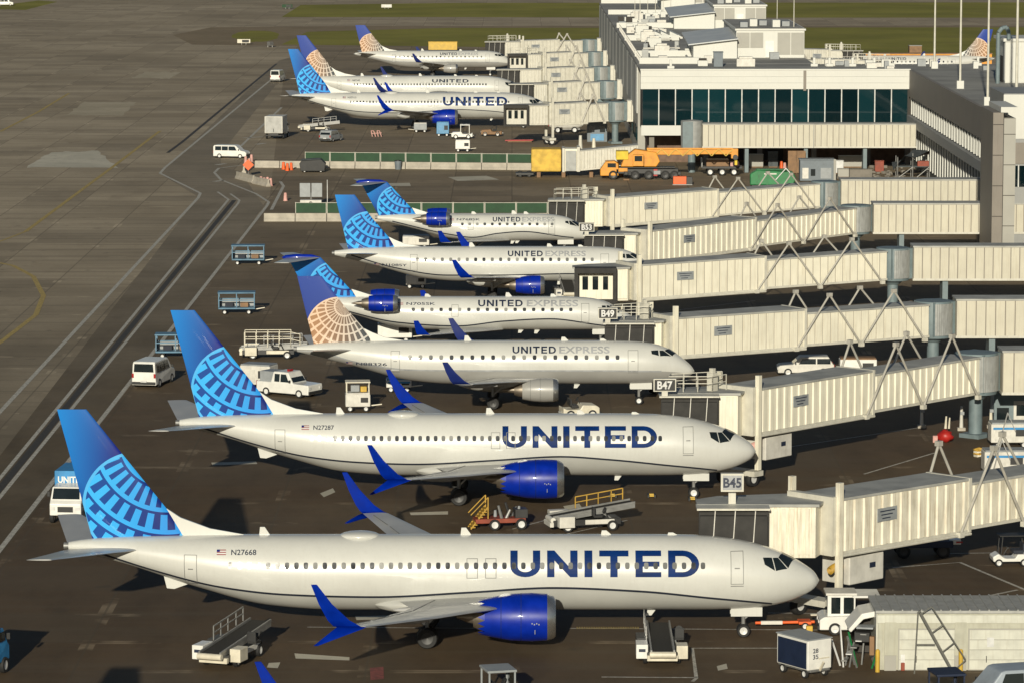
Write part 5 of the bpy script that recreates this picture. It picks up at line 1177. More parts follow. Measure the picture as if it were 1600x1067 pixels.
sh = thing("storage_shed", "long cream storage shed with roll-up doors at bottom right", "shed", ground(1371, 1046), 0, "ramp buildings")
SL = 14.0
part(sh, "wall", 'shed_wall', (SL / 2, 2.0, 1.5), (SL, 4.0, 3.0), bevel=.03); part(sh, "roof", 'shed_roof', (SL / 2, 2.0, 3.09), (SL + .3, 4.3, .16)); part(sh, "fascia", 'shed_door', (SL / 2, -.05, 2.72), (SL + .1, .1, .42), bevel=0)
for k in range(3):
    x = 1.0 + k * 3.65; dr = part(sh, "roller_door", 'panel_tan', (x + 1.55, -.03, 1.1), (3.0, .06, 2.2), bevel=0)
    for j in range(4): part(dr, "door_slat", 'shed_door', (x + 1.55, -.075, .3 + j * .53), (2.86, .03, .49), bevel=0)
    part(dr, "handle", 'dark_metal', (x + 1.0, -.1, .6), (.04, .03, .35), bevel=0); part(sh, "pier", 'shed_wall', (x - .35, -.06, 1.3), (.6, .1, 2.5), bevel=0); part(sh, "plinth", 'panel_tan', (x - .35, -.13, .4), (.62, .06, .8), bevel=0)
part(sh, "notice", 'hub', (1.3, -.11, .62), (.22, .03, .45), bevel=0); part(sh, "extinguisher", 'rust_red', (1.3, -.16, .22), (.2, .14, .42)); part(sh, "notice", 'hub', (5.85, -.11, 1.5), (.36, .03, .5), bevel=0)
for k in range(28): part(sh, "roof_rib", 'shed_roof', (.25 + k * .5, 2.0, 3.2), (.07, 4.3, .06), bevel=0)
part(sh, "end_panel", 'shed_door', (-.04, 2.0, 1.5), (.08, 3.8, 2.9), bevel=0)
ld = thing("roof_ladder", "leaning steel ladder with rails against the storage shed", "ladder", ground(1424, 1047), 0, "ramp equipment")
for y in (-.25, .25):
    MB().bar((.3, -.9 + y, 3.3), (2.1, -.9 + y, .05), .13).build("stile", 'ladder_dark', ld)
for k in range(11): f = (k + .5) / 11; MB().bar((.3 + 1.8 * f, -1.15, 3.3 - 3.25 * f), (.3 + 1.8 * f, -.65, 3.3 - 3.25 * f), .06).build("rung", 'ladder_dark', ld)
MB().bar((.2, -1.0, 3.3), (.05, -1.0, .05), .07).bar((.1, -1.0, 1.6), (1.1, -1.0, 1.6), .05).build("brace", 'ladder_dark', ld); MB().bar((.9, -1.1, 3.6), (2.7, -1.1, .8), .06).build("hand_rail", 'ladder_dark', ld)
for k in range(4): f = k / 3.0; MB().bar((.9 + 1.8 * f, -1.1, 3.6 - 2.8 * f), (.35 + 1.7 * f, -1.0, 3.2 - 3.0 * f), .05).build("rail_post", 'ladder_dark', ld)
for k, (x, lab) in enumerate(((1371, "yellow bollard at the left end of the storage shed"), (1501, "yellow bollard before the shed's middle pier"))):
    b_ = thing("bollard", lab, "bollard", ground(x, 1049), 0, "yellow bollards"); MB().cyl((0, 0, 0), (0, 0, 1.1), .12, .12, 12).build("post", 'yellow', b_, smooth=40); MB().sph((0, 0, 1.1), .12, 10).build("cap", 'yellow', b_, smooth=60)
sp_ = thing("step_stand", "jumble of green and silver step frames left of the storage shed", "steps", ground(1338, 1040), R(-12), "ramp equipment")
for k in range(9):
    a_ = random.uniform(-.9, .9); c_ = random.uniform(-.5, .5); MB().bar((a_, c_, 0), (a_ + random.uniform(-.6, .6), c_ + .4, random.uniform(1.2, 2.3)), .07).build("leg", ('steel', 'green_tank', 'hub', 'steel')[k % 4], sp_)
for k in range(5): part(sp_, "tread", ('steel', 'hub')[k % 2], (-.6 + k * .25, 0, .35 + k * .36), (.32, .9, .05), bevel=0)
part(sp_, "platform", 'grey_paint', (.45, .1, 2.1), (.9, .9, .1)); part(sp_, "cover", 'black_plastic', (.3, .1, 1.6), (.8, .7, .5)); part(sp_, "hose_reel", 'brown_ply', (.85, -.3, 1.2), (.25, .3, 1.0))
ct = thing("shed_hood", "white curved hood at the left end of the storage shed", "hood", ground(1352, 1040), 0, "ramp equipment")
MB().prism([(-.9, 1.9), (-.2, 2.75), (.6, 2.9), (.75, 2.75), (.75, .1), (.6, .1), (.6, 2.6), (-.1, 2.45), (-.75, 1.75)], .2, 2.6).build("shell", 'white_paint', ct, bevel=.05); part(ct, "back_board", 'soffit', (.1, 2.5, 1.4), (.9, .1, 2.3), bevel=0)
gc = thing("golf_cart", "white golf cart with black roof at the right edge", "golf cart", ground(1578, 882), R(184), "ramp vehicles")
MB().prism([(-1.1, .3), (1.1, .3), (1.15, .6), (.8, .8), (.4, .5), (-.2, .5), (-.35, .75), (-1.1, .75)], -.58, .58).build("body", 'white_paint', gc, bevel=.06); part(gc, "seat", 'cloth_dark', (-.4, 0, .88), (.6, 1.05, .2)); part(gc, "seat_back", 'cloth_dark', (-.72, 0, 1.15), (.12, 1.05, .45)); part(gc, "roof", 'black_plastic', (-.15, 0, 1.85), (1.8, 1.15, .07))
for x in (-.9, .65):
    for s in (-1, 1): MB().bar((x, s * .5, .7), (x * .85, s * .5, 1.84), .05).build("post", 'black_plastic', gc)
MB().cyl((.45, .25, .7), (.2, .25, 1.1), .03, .03, 6).cyl((.2, .25, 1.1), (.18, .25, 1.13), .17, .17, 12).build("steering_wheel", 'black_plastic', gc); wheels(gc, (-.75, .78), .6, .24, .2)
fb = thing("flatbed_trailer", "dark flatbed cart in shade under the nearest bridge", "trailer", ground(1440, 868), R(2), "ramp equipment")
part(fb, "deck", 'container_navy', (0, 0, .85), (3.6, 1.7, .4)); part(fb, "end_box", 'white_paint', (1.95, 0, .95), (.7, 1.2, .3)); part(fb, "reflector", 'red', (2.2, -.62, .95), (.4, .04, .1), bevel=0); wheels(fb, (-1.2, 1.2), .8, .42, .24, 'dark_metal')
car("van", "pale blue-grey van cut off by the bottom right corner", "van", ground(1582, 1108), R(195), 5.2, 2.1, 2.2, 'light_slate')
tug("dark canopied tractor cut off by the bottom edge, left of the corner van", ground(1492, 1114), R(10), 'container_navy', True, L=3.4, W=1.9)
tug("tractor with pale grey roof cut off by the bottom edge centre", ground(792, 1108), R(15), 'grey_paint', True, L=3.0, W=1.8)
box_truck("white truck cut off by the left edge, only its corner showing", ground(-52, 1062), R(75), 6.0, 2.5, 3.3, 'white_paint', 'sign_blue')
for k, (x, y, lab) in enumerate(((957, 776, "left yellow wheel chock stand below the second jet's belly"), (1018, 776, "middle yellow wheel chock stand below the second jet's belly"), (1082, 781, "yellow wheel chock stand under the second jet's nose wheel"))):
    c_ = thing("chock_stand", lab, "chocks", ground(x, y), 0, "chock stands")
    for s in (-1, 1): part(c_, "chock", 'black_plastic', (s * .22, 0, .12), (.14, .9, .22)); 
    part(c_, "cross_bar", 'yellow', (0, .2, .16), (.4, .3, .12)); part(c_, "cross_bar", 'yellow', (0, -.25, .14), (.36, .2, .1))
# --- under the bridges at right
for k, (x, y, lab) in enumerate(((1577, 697, "white air cart with blue stripe nearest the teal booth"), (1568, 742, "white air cart with blue stripe and ladder at right edge"))):
    u = unit_cart("air_cart", lab, "air cart", ground(x, y), R(2), 2.9, 1.6, 1.75, 'offwhite', 'grey_paint', stripe='sign_blue'); MB().bar((-.9, -.9, .3), (-.3, -.9, 2.6), .08).bar((-.3, -.9, 2.6), (.3, -.9, 1.2), .06).build("ladder", 'steel', u)
bt = thing("ramp_booth", "teal glazed booth under the walkway at right edge", "booth", ground(1583, 668), 0, "ramp buildings")
part(bt, "wall", 'column_teal', (0, 1, 1.45), (2.9, 2.2, 2.9)); part(bt, "window", 'glass_dark', (-.8, -.13, 1.1), (.9, .05, .9), bevel=0); dr = part(bt, "door", 'offwhite', (.55, -.13, 1.05), (1.1, .06, 2.0), bevel=0); part(dr, "door_window", 'glass_dark', (.55, -.17, 1.35), (.7, .03, .8), bevel=0); part(bt, "roof", 'slate_paint', (0, 1, 2.97), (3.2, 2.5, .14))
rb = thing("tarpaulin_bundle", "bright red tarpaulin bundle beside the second bridge's column", "bundle", ground(1477, 690), 0, "ramp equipment")
mb = MB(); rnd = random.Random(4)
rows = []
for j in range(9):
    a_ = math.pi * j / 8; rows.append([(math.cos(2 * math.pi * i / 14) * math.sin(a_) * (.55 + .12 * rnd.uniform(-1, 1)), math.sin(2 * math.pi * i / 14) * math.sin(a_) * .5, .45 + .45 * math.cos(a_) * (1 + .15 * rnd.uniform(-1, 1))) for i in range(14)])
mb.grid(rows, 0, True).build("cover", 'red', rb, smooth=60); part(rb, "strap", 'pink_canvas', (-.75, -.1, .25), (.35, .3, .5)); MB().cyl((0, 0, 1.0), (.05, 0, 1.9), .1, .06, 8).cyl((.25, 0, 1.0), (.3, 0, 1.8), .08, .05, 8).build("poles", 'cream_paint', rb); 
yb = thing("hose_bundle", "yellow coiled hose lying left of the white air carts", "hose", ground(1531, 713), 0, "ramp equipment")
for k in range(4): MB().tube([(.4 * math.cos(a_ * .7 + k), .35 * math.sin(a_ * .7 + k), .12 + .13 * k + .04 * math.sin(a_ * 2)) for a_ in range(9)], .09, 6).build("coil", 'hose_yellow' if k % 2 else 'cream_paint', yb, smooth=60)
for k, (x, y, lab) in enumerate(((1440, 668, "pale hydrant post left of the red bundle"), (1502, 672, "pale service post beside the second bridge's column"), (1548, 668, "cream standpipe left of the teal booth"))):
    c_ = thing("service_post", lab, "post", ground(x, y), 0, "service posts"); MB().cyl((0, 0, 0), (0, 0, 1.3 + .5 * (k == 1)), .16, .1, 10).build("post", 'offwhite' if k < 2 else 'cream_paint', c_, smooth=40); part(c_, "base", 'concrete', (0, 0, .12), (.6, .5, .24)); part(c_, "head", 'grey_paint', (.05, 0, 1.3), (.3, .25, .25))
car("car", "pale estate car half hidden under the bridge by the B47 jet", "car", ground(1258, 585), R(180), 4.6, 1.9, 1.6, 'offwhite', 'suv'); unit_cart("power_cart", "pale cart under the bridge, right of the half-hidden car", "power cart", ground(1340, 588), 0, 3.0, 1.5, 1.5, 'white_paint', 'brown_ply')
tug("dusty brown tractor between the second jet and the B47 nose", ground(905, 652), R(12), 'cream_paint', False, L=2.8)
# --- far ramp beyond the green fence
tug("white tractor with cab on the far ramp, right of the blue cart", ground(722, 217), R(180), 'white_paint', True)
tug("brown tractor on the far ramp by the open-cab bridge", ground(768, 213), R(178), 'brown_ply', False)
unit_cart("air_cart", "bright blue cart below the far jet's engine", "air cart", ground(692, 213), 0, 1.9, 1.4, 2.1, 'sky_blue_paint', 'sky_blue_paint')
unit_cart("power_cart", "white boxy cart standing by the green fence, far ramp", "power cart", ground(723, 237), 0, 2.1, 1.5, 1.6, 'white_paint', 'white_paint')
unit_cart("power_cart", "round grey cart with yellow drawbar left of the bright blue cart", "power cart", ground(657, 207), R(180), 2.0, 1.4, 1.4, 'grey_paint', 'offwhite')
rf = thing("folding_barrier", "pink-red folding barrier frame on the far ramp", "barrier", ground(588, 214), 0, "ramp equipment")
for k in range(2): MB().tube([(-.6 + k * .9, 0, 0), (-.8 + k * .9, .3, .9), (-.4 + k * .9, 0, .9), (-.1 + k * .9, 0, 0)], .07, 6).build("hoop", 'pink_canvas', rf)
MB().bar((-.8, 0, .5), (.8, 0, .6), .08).build("rail", 'pink_canvas', rf)
rp = thing("bar_pallet", "pallet of red and yellow bars below the open-cab far bridge", "pallet", ground(812, 222), 0, "ramp equipment")
for k in range(6): MB().bar((-2.2 + .25 * k, -.6 + .22 * k, .25), (1.9 + .05 * k, -.6 + .22 * k, .3), .16).build("bar", 'red' if k < 4 else 'yellow', rp)
part(rp, "skid", 'brown_ply', (0, 0, .08), (3.6, 1.4, .14))
ov = thing("tank_trailer", "white oval tank trailer under the front far bridge", "trailer", ground(884, 208), R(4), "ramp vehicles")
MB().sph((0, 0, 1.35), 1, 18, sc=(2.9, .95, .85)).build("tank", 'offwhite', ov, smooth=60); wheels(ov, (-1.3, 1.3), .8, .5, .26); part(ov, "chassis", 'steel', (0, 0, .6), (4.4, .9, .2)); part(ov, "tail_light", 'lamp_red', (-2.7, -.3, 1.2), (.1, .4, .2), bevel=0)
bh = thing("ramp_booth", "blue-grey booth with dark windows beside the far bridges", "booth", ground(933, 222), 0, "ramp buildings")
part(bh, "wall", 'slate_paint', (0, 1.2, 1.5), (3.0, 2.4, 3.0)); part(bh, "roof", 'offwhite', (0, 1.2, 3.08), (3.3, 2.7, .16))
for x in (-.8, .8): part(bh, "window", 'glass_dark', (x, -.02, 1.9), (.8, .06, .9), bevel=0)
part(bh, "lower_panel", 'sky_blue_paint', (0, -.03, .7), (2.0, .06, 1.0), bevel=0)
yc = thing("long_container", "long low yellow container beyond the farthest jet", "container", ground(692, 79), 0, "long containers"); part(yc, "body", 'yellow', (0, 0, 1.0), (6.4, 2, 1.7)); part(yc, "lid", 'bellows_yellow', (0, 0, 1.9), (6.5, 2.1, .14)); part(yc, "skid", 'dark_metal', (0, 0, .1), (6, 1.8, .14))
oc = thing("long_container", "very long orange container line beyond the terminal roof", "container", (86, YZ(800, 1), 0), 0, "long containers"); part(oc, "body", 'orange_crane', (0, 0, 1.3), (26, 2.4, 2.2)); part(oc, "lid", 'brown_ply', (0, 0, 2.5), (26.2, 2.6, .2)); part(oc, "skid", 'dark_metal', (0, 0, .12), (25, 2, .2))
tn = thing("storage_box", "tan storage box beyond the terminal roof by the roof masts", "container", (84.5, YZ(812, 1), 0), 0, "long containers"); part(tn, "body", 'brown_ply', (0, 0, 1.8), (2.6, 2.4, 3.4)); part(tn, "lid", 'panel_tan', (0, 0, 3.56), (2.7, 2.5, .12))
for k, (x, y, m_, lab) in enumerate(((449, 14, 'screen_green', "dark low sign on the far grass, top left of centre"), (604, 14, 'offwhite', "pale low sign on the distant grass above the farthest tail"), (381, 70, 'cream_paint', "cream low sign at the edge of the small grass island"), (422, 74, 'dark_metal', "small dark sign between the grass island and the far tails"))):
    t_ = thing("taxiway_sign", lab, "taxiway sign", ground(x, y), 0, "taxiway signs"); part(t_, "panel", m_, (0, 0, .8), (3.0 if k < 3 else 1.4, .3, .9)); part(t_, "face", 'black_plastic' if k != 1 else 'hub', (.4, -.17, .8), (1.6 if k < 3 else .8, .03, .6), bevel=0)
    for q in (-.5, .5): part(t_, "leg", 'steel', (q, 0, .18), (.1, .1, .36), bevel=0)
car("van", "white vehicle at the top left corner", "van", ground(8, 9), R(5), 4.8, 2.0, 1.9, 'white_paint')
# ---------------------------------------------------------------- construction area and barriers
def barrier(lab, loc, rz, L=3.4, screen=True, group="barriers with green screens"):
    t = thing("barrier_fence" if screen else "concrete_barrier", lab, "barrier", loc, rz, group)
    MB().prism([(-.34, 0), (.34, 0), (.30, .22), (.14, .45), (.11, .95), (-.11, .95), (-.14, .45), (-.30, .22)], -L / 2 + .02, L / 2 - .02).build("block", 'concrete', t, bevel=.02).rotation_euler = (0, 0, R(90))
    if screen:
        part(t, "screen", 'screen_green', (0, 0, 1.58), (L - .1, .03, 1.15), bevel=0)
        for x in (-L / 2 + .04, L / 2 - .04): MB().cyl((x, 0, .9), (x, 0, 2.25), .045, .045, 6).build("post", 'bridge_trim', t)
        MB().bar((-L / 2, 0, 2.18), (L / 2, 0, 2.18), .045).build("top_rail", 'bridge_trim', t)
    return t
ORD = ["first", "second", "third", "fourth", "fifth", "sixth", "seventh", "eighth", "ninth", "tenth", "eleventh", "twelfth", "thirteenth", "fourteenth", "fifteenth", "sixteenth"]
def run(p0, p1, n, where, screen_from=0, group="barriers with green screens"):
    a, b = G(*p0), G(*p1); d = (b - a) / n; rz = math.atan2(d.y, d.x)
    for i in range(n):
        c = a + d * (i + .5); sc = i >= screen_from
        barrier(f"{ORD[i]} barrier from the left in the {where}" + (", with green screen" if sc else ", bare concrete"), (c.x, c.y, 0), rz, d.length - .04, sc, group)
run((398, 262), (832, 266), 11, "far fence row", 2); run((412, 346), (905, 346), 10, "near fence row", 1, "barriers of the near fence")
for k, (p, q) in enumerate((((370, 279), (397, 286)), ((397, 287), (420, 292)))):
    a, b = G(*p), G(*q); barrier(("left" if k == 0 else "right") + " angled concrete barrier below the orange diamond sign", tuple((a + b) / 2), math.atan2((b - a).y, (b - a).x), (b - a).length * .98, False, "angled barriers")
a, b = G(374, 277), G(398, 258); barrier("slanting concrete barrier behind the orange diamond sign", tuple((a + b) / 2), math.atan2((b - a).y, (b - a).x), min(9.0, (b - a).length * .5), False, "angled barriers")
sg = thing("diamond_sign", "orange diamond road sign on a post by the angled barriers", "road sign", ground(388, 276), 0); MB().cyl((0, 0, 0), (0, 0, 1.6), .04, .04, 6).build("post", 'steel', sg); MB().add([(-.75, -.04, 1.55), (0, -.04, .8), (.75, -.04, 1.55), (0, -.04, 2.3), (-.75, 0, 1.55), (0, 0, .8), (.75, 0, 1.55), (0, 0, 2.3)], [(0, 1, 2, 3), (7, 6, 5, 4), (0, 4, 5, 1), (1, 5, 6, 2), (2, 6, 7, 3), (3, 7, 4, 0)]).build("panel", 'signal_orange', sg); part(sg, "foot", 'dark_metal', (0, 0, .05), (.9, .9, .08), bevel=0)
def drum(lab, loc, m='signal_orange', grp="traffic drums"):
    t = thing("traffic_drum", lab, "traffic drum", loc, 0, grp); MB().lathe([(0, .02), (.0, .3), (.1, .3), (.1, .25), (1.0, .18), (1.05, .02)], (0, 0, 0), 14, 0, 'z').build("body", m, t, smooth=40)
    for z in (.35, .7): MB().lathe([(z, .245 - .075 * (z - .1)), (z + .17, .235 - .075 * (z - .1))], (0, 0, 0), 14, 0, 'z').build("band", 'hub', t, smooth=40)
for k, (x, y) in enumerate(((408, 288), (413, 290), (418, 289), (423, 291))): drum(f"{ORD[k]} of the pink-striped drums beside the angled barriers, from left", ground(x, y), 'pink_canvas')
for k, (x, y) in enumerate(((384, 250), (390, 253), (393, 247))): drum(f"{('left', 'middle', 'right')[k]} drum of the pale cluster behind the orange diamond sign", ground(x, y + 6), 'pink_canvas', "pale drums")
for k, (x, y) in enumerate(((443, 262), (449, 264), (455, 263))): drum(f"{('left', 'middle', 'right')[k]} orange drum before the far fence row", ground(x, y + 3), 'signal_orange', "orange drums")
drum("lone pale drum at the left end of the near fence", ground(446, 314), 'pink_canvas', "lone drums")
for k, (x, y, lab) in enumerate(((1221, 264, "orange drum under the cream walkway, left of the grey site office"), (1226, 266, "pale drum beside the orange drum, left of the grey site office"), (1298, 282, "pale red drum at the right corner of the grey site office"))): drum(lab, ground(x, y), ('signal_orange', 'pink_canvas', 'pink_canvas')[k], "site drums")
dp = thing("dumpster", "black covered dumpster before the far fence", "dumpster", ground(489, 269), 0); MB().prism([(-1.6, .2), (1.6, .2), (1.75, 1.2), (1.2, 1.75), (-1.5, 1.6), (-1.8, 1.2)], -1.0, 1.0).build("body", 'black_plastic', dp, bevel=.05); MB().prism([(-1.6, 1.66), (1.1, 1.8), (1.1, 1.86), (-1.6, 1.72)], -1.1, 1.1).build("lid", 'netting', dp); wheels(dp, (-1.1, 1.1), .8, .2, .12)
bn = thing("litter_bin", "small dark bin against the far fence", "bin", ground(622, 265), 0); MB().lathe([(0, .02), (0, .4), (1.1, .5), (1.15, .5), (1.15, .02)], (0, 0, 0), 14, 0, 'z').build("body", 'slate_paint', bn, smooth=40); MB().lathe([(1.16, .52), (1.24, .5), (1.3, .02)], (0, 0, 0), 14, 0, 'z').build("lid", 'dark_metal', bn, smooth=40)
ms = thing("message_trailer", "grey two-panel message trailer behind the near fence", "trailer", ground(486, 322), 0)
for s in (-1, 1): part(ms, "panel", 'grey_paint', (s * .72, 0, 1.95), (1.3, .1, 1.7), bevel=.02)
part(ms, "chassis", 'offwhite', (0, 0, .6), (2.6, 1.2, .3)); MB().cyl((0, .2, .6), (0, .2, 1.6), .09, .09, 8).build("mast", 'steel', ms); wheels(ms, (0,), .8, .3, .16); MB().cyl((2.0, 0, 0), (2.0, 0, 3.2), .05, .05, 6).build("flag_pole", 'hub', ms)
# the bridge section standing on the ground, wrapped in yellow at its open end
yb = thing("bridge_section", "grounded ribbed bridge section with yellow wrapped end at the far fence", "jet bridge", tuple(G(830, 276)), 0)
Lw = 13.0; zt = lambda x: .75 + .10 * x
part(yb, "wrapped_end", 'bellows_yellow', (2.0, .3, 2.25), (4.0, 3.6, 3.0), bevel=.18); part(yb, "end_frame", 'bridge_trim', (4.3, .1, 2.3), (.35, 3.7, 3.2)); part(yb, "door_panel", 'rotunda_metal', (5.3, -1.62, 2.2), (1.4, .12, 2.7)); part(yb, "end_frame", 'bridge_trim', (6.3, .1, 2.4), (.4, 3.7, 3.3)); part(yb, "vestibule", 'bridge_cream', (5.3, .2, 2.3), (1.6, 3.2, 3.0), bevel=0)
tunnel(yb, 6.5, Lw + 1.2, 1.0, 1.75, 2.8, 2.5, 'rib', 'bridge_trim')
MB().cyl((6.6, 1.4, 3.4), (6.6, 1.4, 5.4), .3, .2, 10).build("lift_column", 'bridge_trim', yb, smooth=40); MB().cyl((8.4, 1.5, 3.5), (8.4, 1.5, 5.0), .3, .2, 10).build("lift_column", 'cream_paint', yb, smooth=40)
for x in (1, 4.3, 8, 12): part(yb, "timber", 'brown_ply', (x, 0, .35), (.5, 3.4, .7))
part(yb, "dolly", 'dark_metal', (-.9, -.6, .45), (2.4, 1.8, .3)); wheels(yb, (-1.5, -.3), 1.2, .35, .25, 'dark_metal')
# mobile crane
cr = thing("mobile_crane", "orange mobile crane with lowered lattice boom below the terminal walkway", "crane", tuple(G(938, 281)), 0)
part(cr, "carrier", 'dark_metal', (6.2, 1.2, 1.1), (8.2, 2.4, .6)); part(cr, "side_skirt", 'orange_crane', (3.0, .02, 1.3), (1.2, .2, .5)); MB().prism([(0, .5), (2.4, .5), (2.4, 2.1), (1.9, 2.45), (.7, 2.4), (0, 1.4)], 0, 2.5).build("cab", 'orange_crane', cr, bevel=.08)
part(cr, "cab_window", 'glass_dark', (1.5, -.02, 1.9), (1.1, .06, .55), bevel=0); MB().add([(.02, .15, 1.47), (.02, 2.3, 1.47), (.66, 2.3, 2.36), (.66, .15, 2.36), (-.01, .15, 1.5), (-.01, 2.3, 1.5)], [(4, 5, 2, 3)]).build("windscreen", 'glass_dark', cr)
for x in (1.7, 4.6, 6.4, 8.6, 9.8): wheel(cr, x, .15, .62, .35, 'dark_metal'); wheel(cr, x, 2.3, .62, .35, 'dark_metal')
part(cr, "deck", 'dark_metal', (6.2, 1.2, 1.58), (7.4, 2.4, .1), bevel=0)
MB().prism([(2.7, 1.7), (7.4, 1.7), (7.9, 2.4), (7.4, 3.6), (4.6, 4.0), (3.2, 2.9)], .2, 2.3).build("superstructure", 'orange_crane', cr, bevel=.08); part(cr, "counterweight", 'hivis', (2.9, 1.2, 3.2), (1.6, 2.4, 1.1)); part(cr, "operator_cab", 'orange_crane', (5.0, -.35, 2.6), (1.4, .9, 1.5)); part(cr, "cab_window", 'glass_dark', (5.0, -.82, 2.85), (1.0, .04, .7), bevel=0)
part(cr, "boom", 'orange_crane', (9.2, 1.2, 3.6), (6.0, .62, .75), bevel=.05); part(cr, "boom_section", 'orange_crane', (14.8, 1.2, 3.6), (5.6, .5, .6), bevel=.03); part(cr, "fuel_box", 'black_plastic', (3.6, -.05, .85), (1.0, .5, .5)); part(cr, "tool_locker", 'grey_paint', (7.5, -.05, .95), (.9, .4, .5))
for s in (-1, 1):
    for k in range(12): MB().bar((6.2 + k * .95, 1.2 + s * .45, 3.1 if k % 2 else 4.0), (7.15 + k * .95, 1.2 + s * .45, 4.0 if k % 2 else 3.1), .12).build("boom_lacing", 'yellow', cr)
    MB().bar((6.2, 1.2 + s * .45, 4.02), (17.6, 1.2 + s * .45, 4.02), .14).build("boom_chord", 'orange_crane', cr)
part(cr, "boom_head", 'orange_crane', (17.8, 1.2, 3.4), (.9, .9, 1.3)); MB().cyl((17.9, .6, 2.9), (17.9, 1.8, 2.9), .35, .35, 14).build("sheave", 'dark_metal', cr, smooth=40); part(cr, "hook_block", 'hivis', (18.0, 1.2, 2.2), (.35, .35, .7))
for x in (3.4, 10.4): part(cr, "outrigger", 'dark_metal', (x, -.5, .9), (.4, 1.4, .35)); part(cr, "outrigger_pad", 'brown_ply', (x, -1.1, .12), (.8, .8, .2))
part(cr, "sign_plate", 'red', (7.3, -.12, .95), (.5, .04, .9), bevel=0)
tt = thing("flatbed_truck", "dark flatbed truck with three axles under the crane boom tip", "truck", tuple(G(1098, 275)), 0)
part(tt, "bed", 'dark_metal', (2.6, 1.2, 1.1), (5.4, 2.4, .3)); part(tt, "load", 'brown_ply', (2.0, 1.2, 1.7), (3.0, 2.0, .9)); part(tt, "load", 'pink_canvas', (4.3, 1.2, 1.5), (1.2, 1.8, .5)); part(tt, "headboard", 'steel', (-.1, 1.2, 1.7), (.15, 2.3, 1.2))
for x in (1.0, 2.6, 4.2): wheel(tt, x, .1, .5, .3); wheel(tt, x, 2.3, .5, .3)
gt = thing("green_tank", "bright green skip tank right of the crane", "tank", tuple(G(1172, 293)), R(-2))
MB().prism([(0, .3), (5.6, .3), (5.9, 1.2), (5.5, 2.0), (.8, 2.2), (0, 1.7)], 0, 2.3).build("body", 'green_tank', gt, bevel=.12)
for x in (.9, 2.2, 3.5, 4.8): part(gt, "rib", 'green_tank', (x, -.06, 1.2), (.16, .14, 1.7), bevel=0)
part(gt, "skid", 'dark_metal', (2.8, 1.1, .15), (5.2, 1.9, .28)); part(gt, "lid", 'green_tank', (2.9, 1.15, 2.24), (4.2, 2.0, .12)); MB().bar((3.2, -.2, .9), (4.6, -.2, 2.5), .1).bar((4.6, -.2, 2.5), (5.4, -.2, 1.6), .1).build("ladder", 'hub', gt); part(gt, "label_plate", 'offwhite', (2.6, -.02, 1.75), (1.6, .03, .16), bevel=0)
ob = thing("generator_box", "low orange-red box between the crane and the flatbed", "generator", tuple(G(1052, 290)), 0); part(ob, "cabinet", 'signal_orange', (.85, .6, .65), (1.7, 1.1, 1.0)); part(ob, "side_box", 'dark_metal', (2.1, .6, .6), (.8, 1.0, .95)); part(ob, "skid", 'steel', (1.2, .6, .08), (2.6, 1.1, .12))
so = thing("site_office", "grey site office cabin with white door under the terminal walkway", "cabin", tuple(G(1250, 284)), 0)
part(so, "wall", 'slate_paint', (2.25, 1.2, 1.45), (4.5, 2.4, 2.7)); part(so, "roof", 'slate_paint', (2.25, 1.2, 2.87), (4.7, 2.6, .14)); part(so, "door", 'offwhite', (.7, -.03, 1.1), (.8, .06, 1.4), bevel=0); part(so, "window", 'glass_dark', (1.7, -.03, 1.2), (.6, .06, .9), bevel=0); part(so, "shutter", 'grey_paint', (3.4, -.03, 1.1), (1.4, .06, 1.4), bevel=0); part(so, "corner_post", 'panel_tan', (4.55, 0, 1.5), (.3, .3, 2.9), bevel=0); part(so, "skid", 'dark_metal', (2.25, 1.2, .06), (4.3, 2.2, .1))
s2 = thing("plywood_hoarding", "brown plywood hoarding left of the grey site office", "hoarding", tuple(G(1238, 272)), 0)
for k in range(2): part(s2, "sheet", 'brown_ply', (.0 + k * 1.2, .2, 1.6), (1.16, .06, 3.0), bevel=0)
part(s2, "brace", 'brown_ply', (.6, .5, .8), (.1, .7, 1.6))
nt_ = thing("netted_scaffold", "grey netted scaffold heap at the terminal corner", "scaffold", tuple(G(1400, 281)), 0)
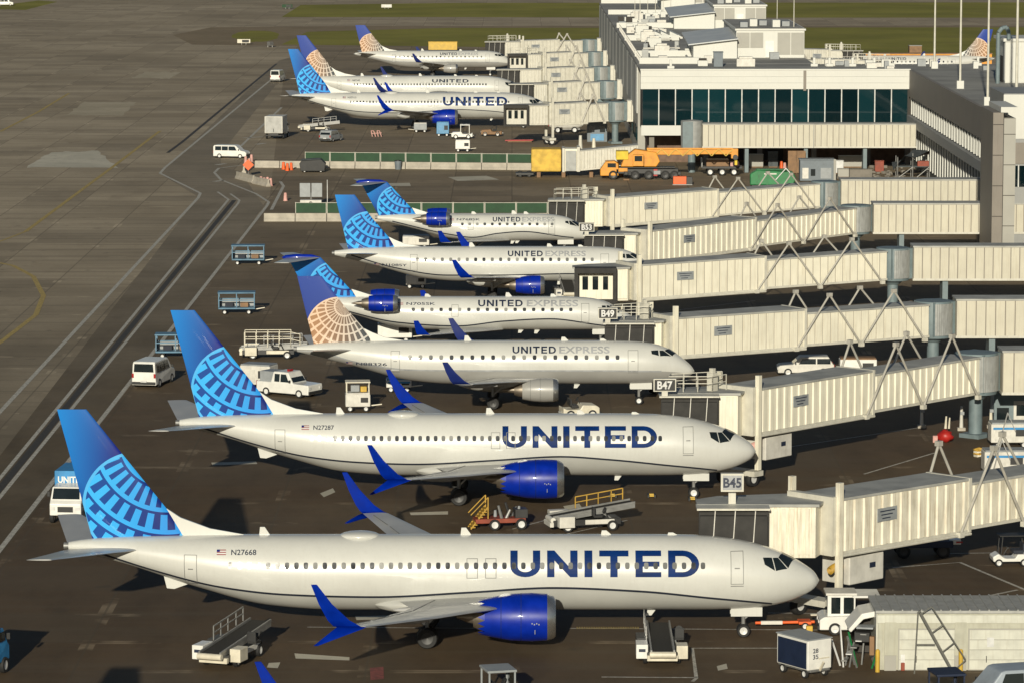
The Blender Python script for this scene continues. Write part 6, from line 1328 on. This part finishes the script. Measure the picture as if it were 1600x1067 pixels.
for k, x in enumerate((.2, 2.2, 4.4, 6.6)):
    for y in (0, 2.4): MB().cyl((x, y, 0), (x, y, 3.0 + .5 * (k % 2)), .07, .07, 8).build("standard", 'steel', nt_)
MB().grid([[(x, y, z + .5 * math.sin(2.1 * x + y)) for x, z in ((-.4, 1.7), (1.0, 2.7), (2.6, 3.4), (4.4, 3.7), (6.0, 2.9), (7.4, 2.1))] for y in (-.3, .8, 2.0, 3.2)]).build("net", 'netting', nt_, smooth=60)
part(nt_, "deck", 'netting', (3.4, 1.2, 1.7), (6.8, 2.4, .12)); MB().bar((.2, -.1, .2), (2.2, -.1, 1.7), .08).bar((4.4, -.1, 1.7), (2.6, -.1, .2), .08).build("brace", 'steel', nt_); part(nt_, "crate", 'rust_red', (3.6, .6, 2.1), (1.5, 1, .7))
for k, (x, y, w_, h_, m_, lab) in enumerate(((1180, 262, 2.2, 1.6, 'panel_tan', "tan crate behind the green tank"), (1208, 262, 1.3, 1.9, 'netting', "dark wrapped pallet left of the orange drum"), (1312, 272, 1.0, 1.6, 'hub', "white stacked boxes right of the grey site office"), (1318, 278, 1.5, 1.0, 'panel_tan', "tan crate right of the grey site office"), (1345, 280, 3.0, 1.1, 'concrete_dark', "low grey rubble crate below the walkway's right half"), (1374, 270, 1.2, 1.4, 'rust_red', "rust-red crate left of the netted scaffold"), (1330, 262, 3.4, 1.4, 'panel_tan', "long tan crate deep under the terminal"))):
    c_ = thing("crate", lab, "crate", ground(x, y), 0, "site crates"); part(c_, "box", m_, (0, .5, .12 + h_ / 2), (w_, 1.1, h_)); part(c_, "lid", m_, (0, .5, h_ + .17), (w_ + .08, 1.18, .08)); part(c_, "skid", 'brown_ply', (0, .5, .06), (w_ - .1, 1.0, .11), bevel=0)
gv = MB(); rnd = random.Random(11)
for k in range(130):
    p = G(rnd.uniform(1250, 1470), rnd.uniform(262, 281)); r = rnd.uniform(.1, .32); gv.box((p.x, p.y, r * .5), (r * 2, r * 1.6, r * 1.2), rnd.uniform(0, 3))
g_ = gv.build("rubble", 'concrete_dark'); g_["kind"] = "stuff"
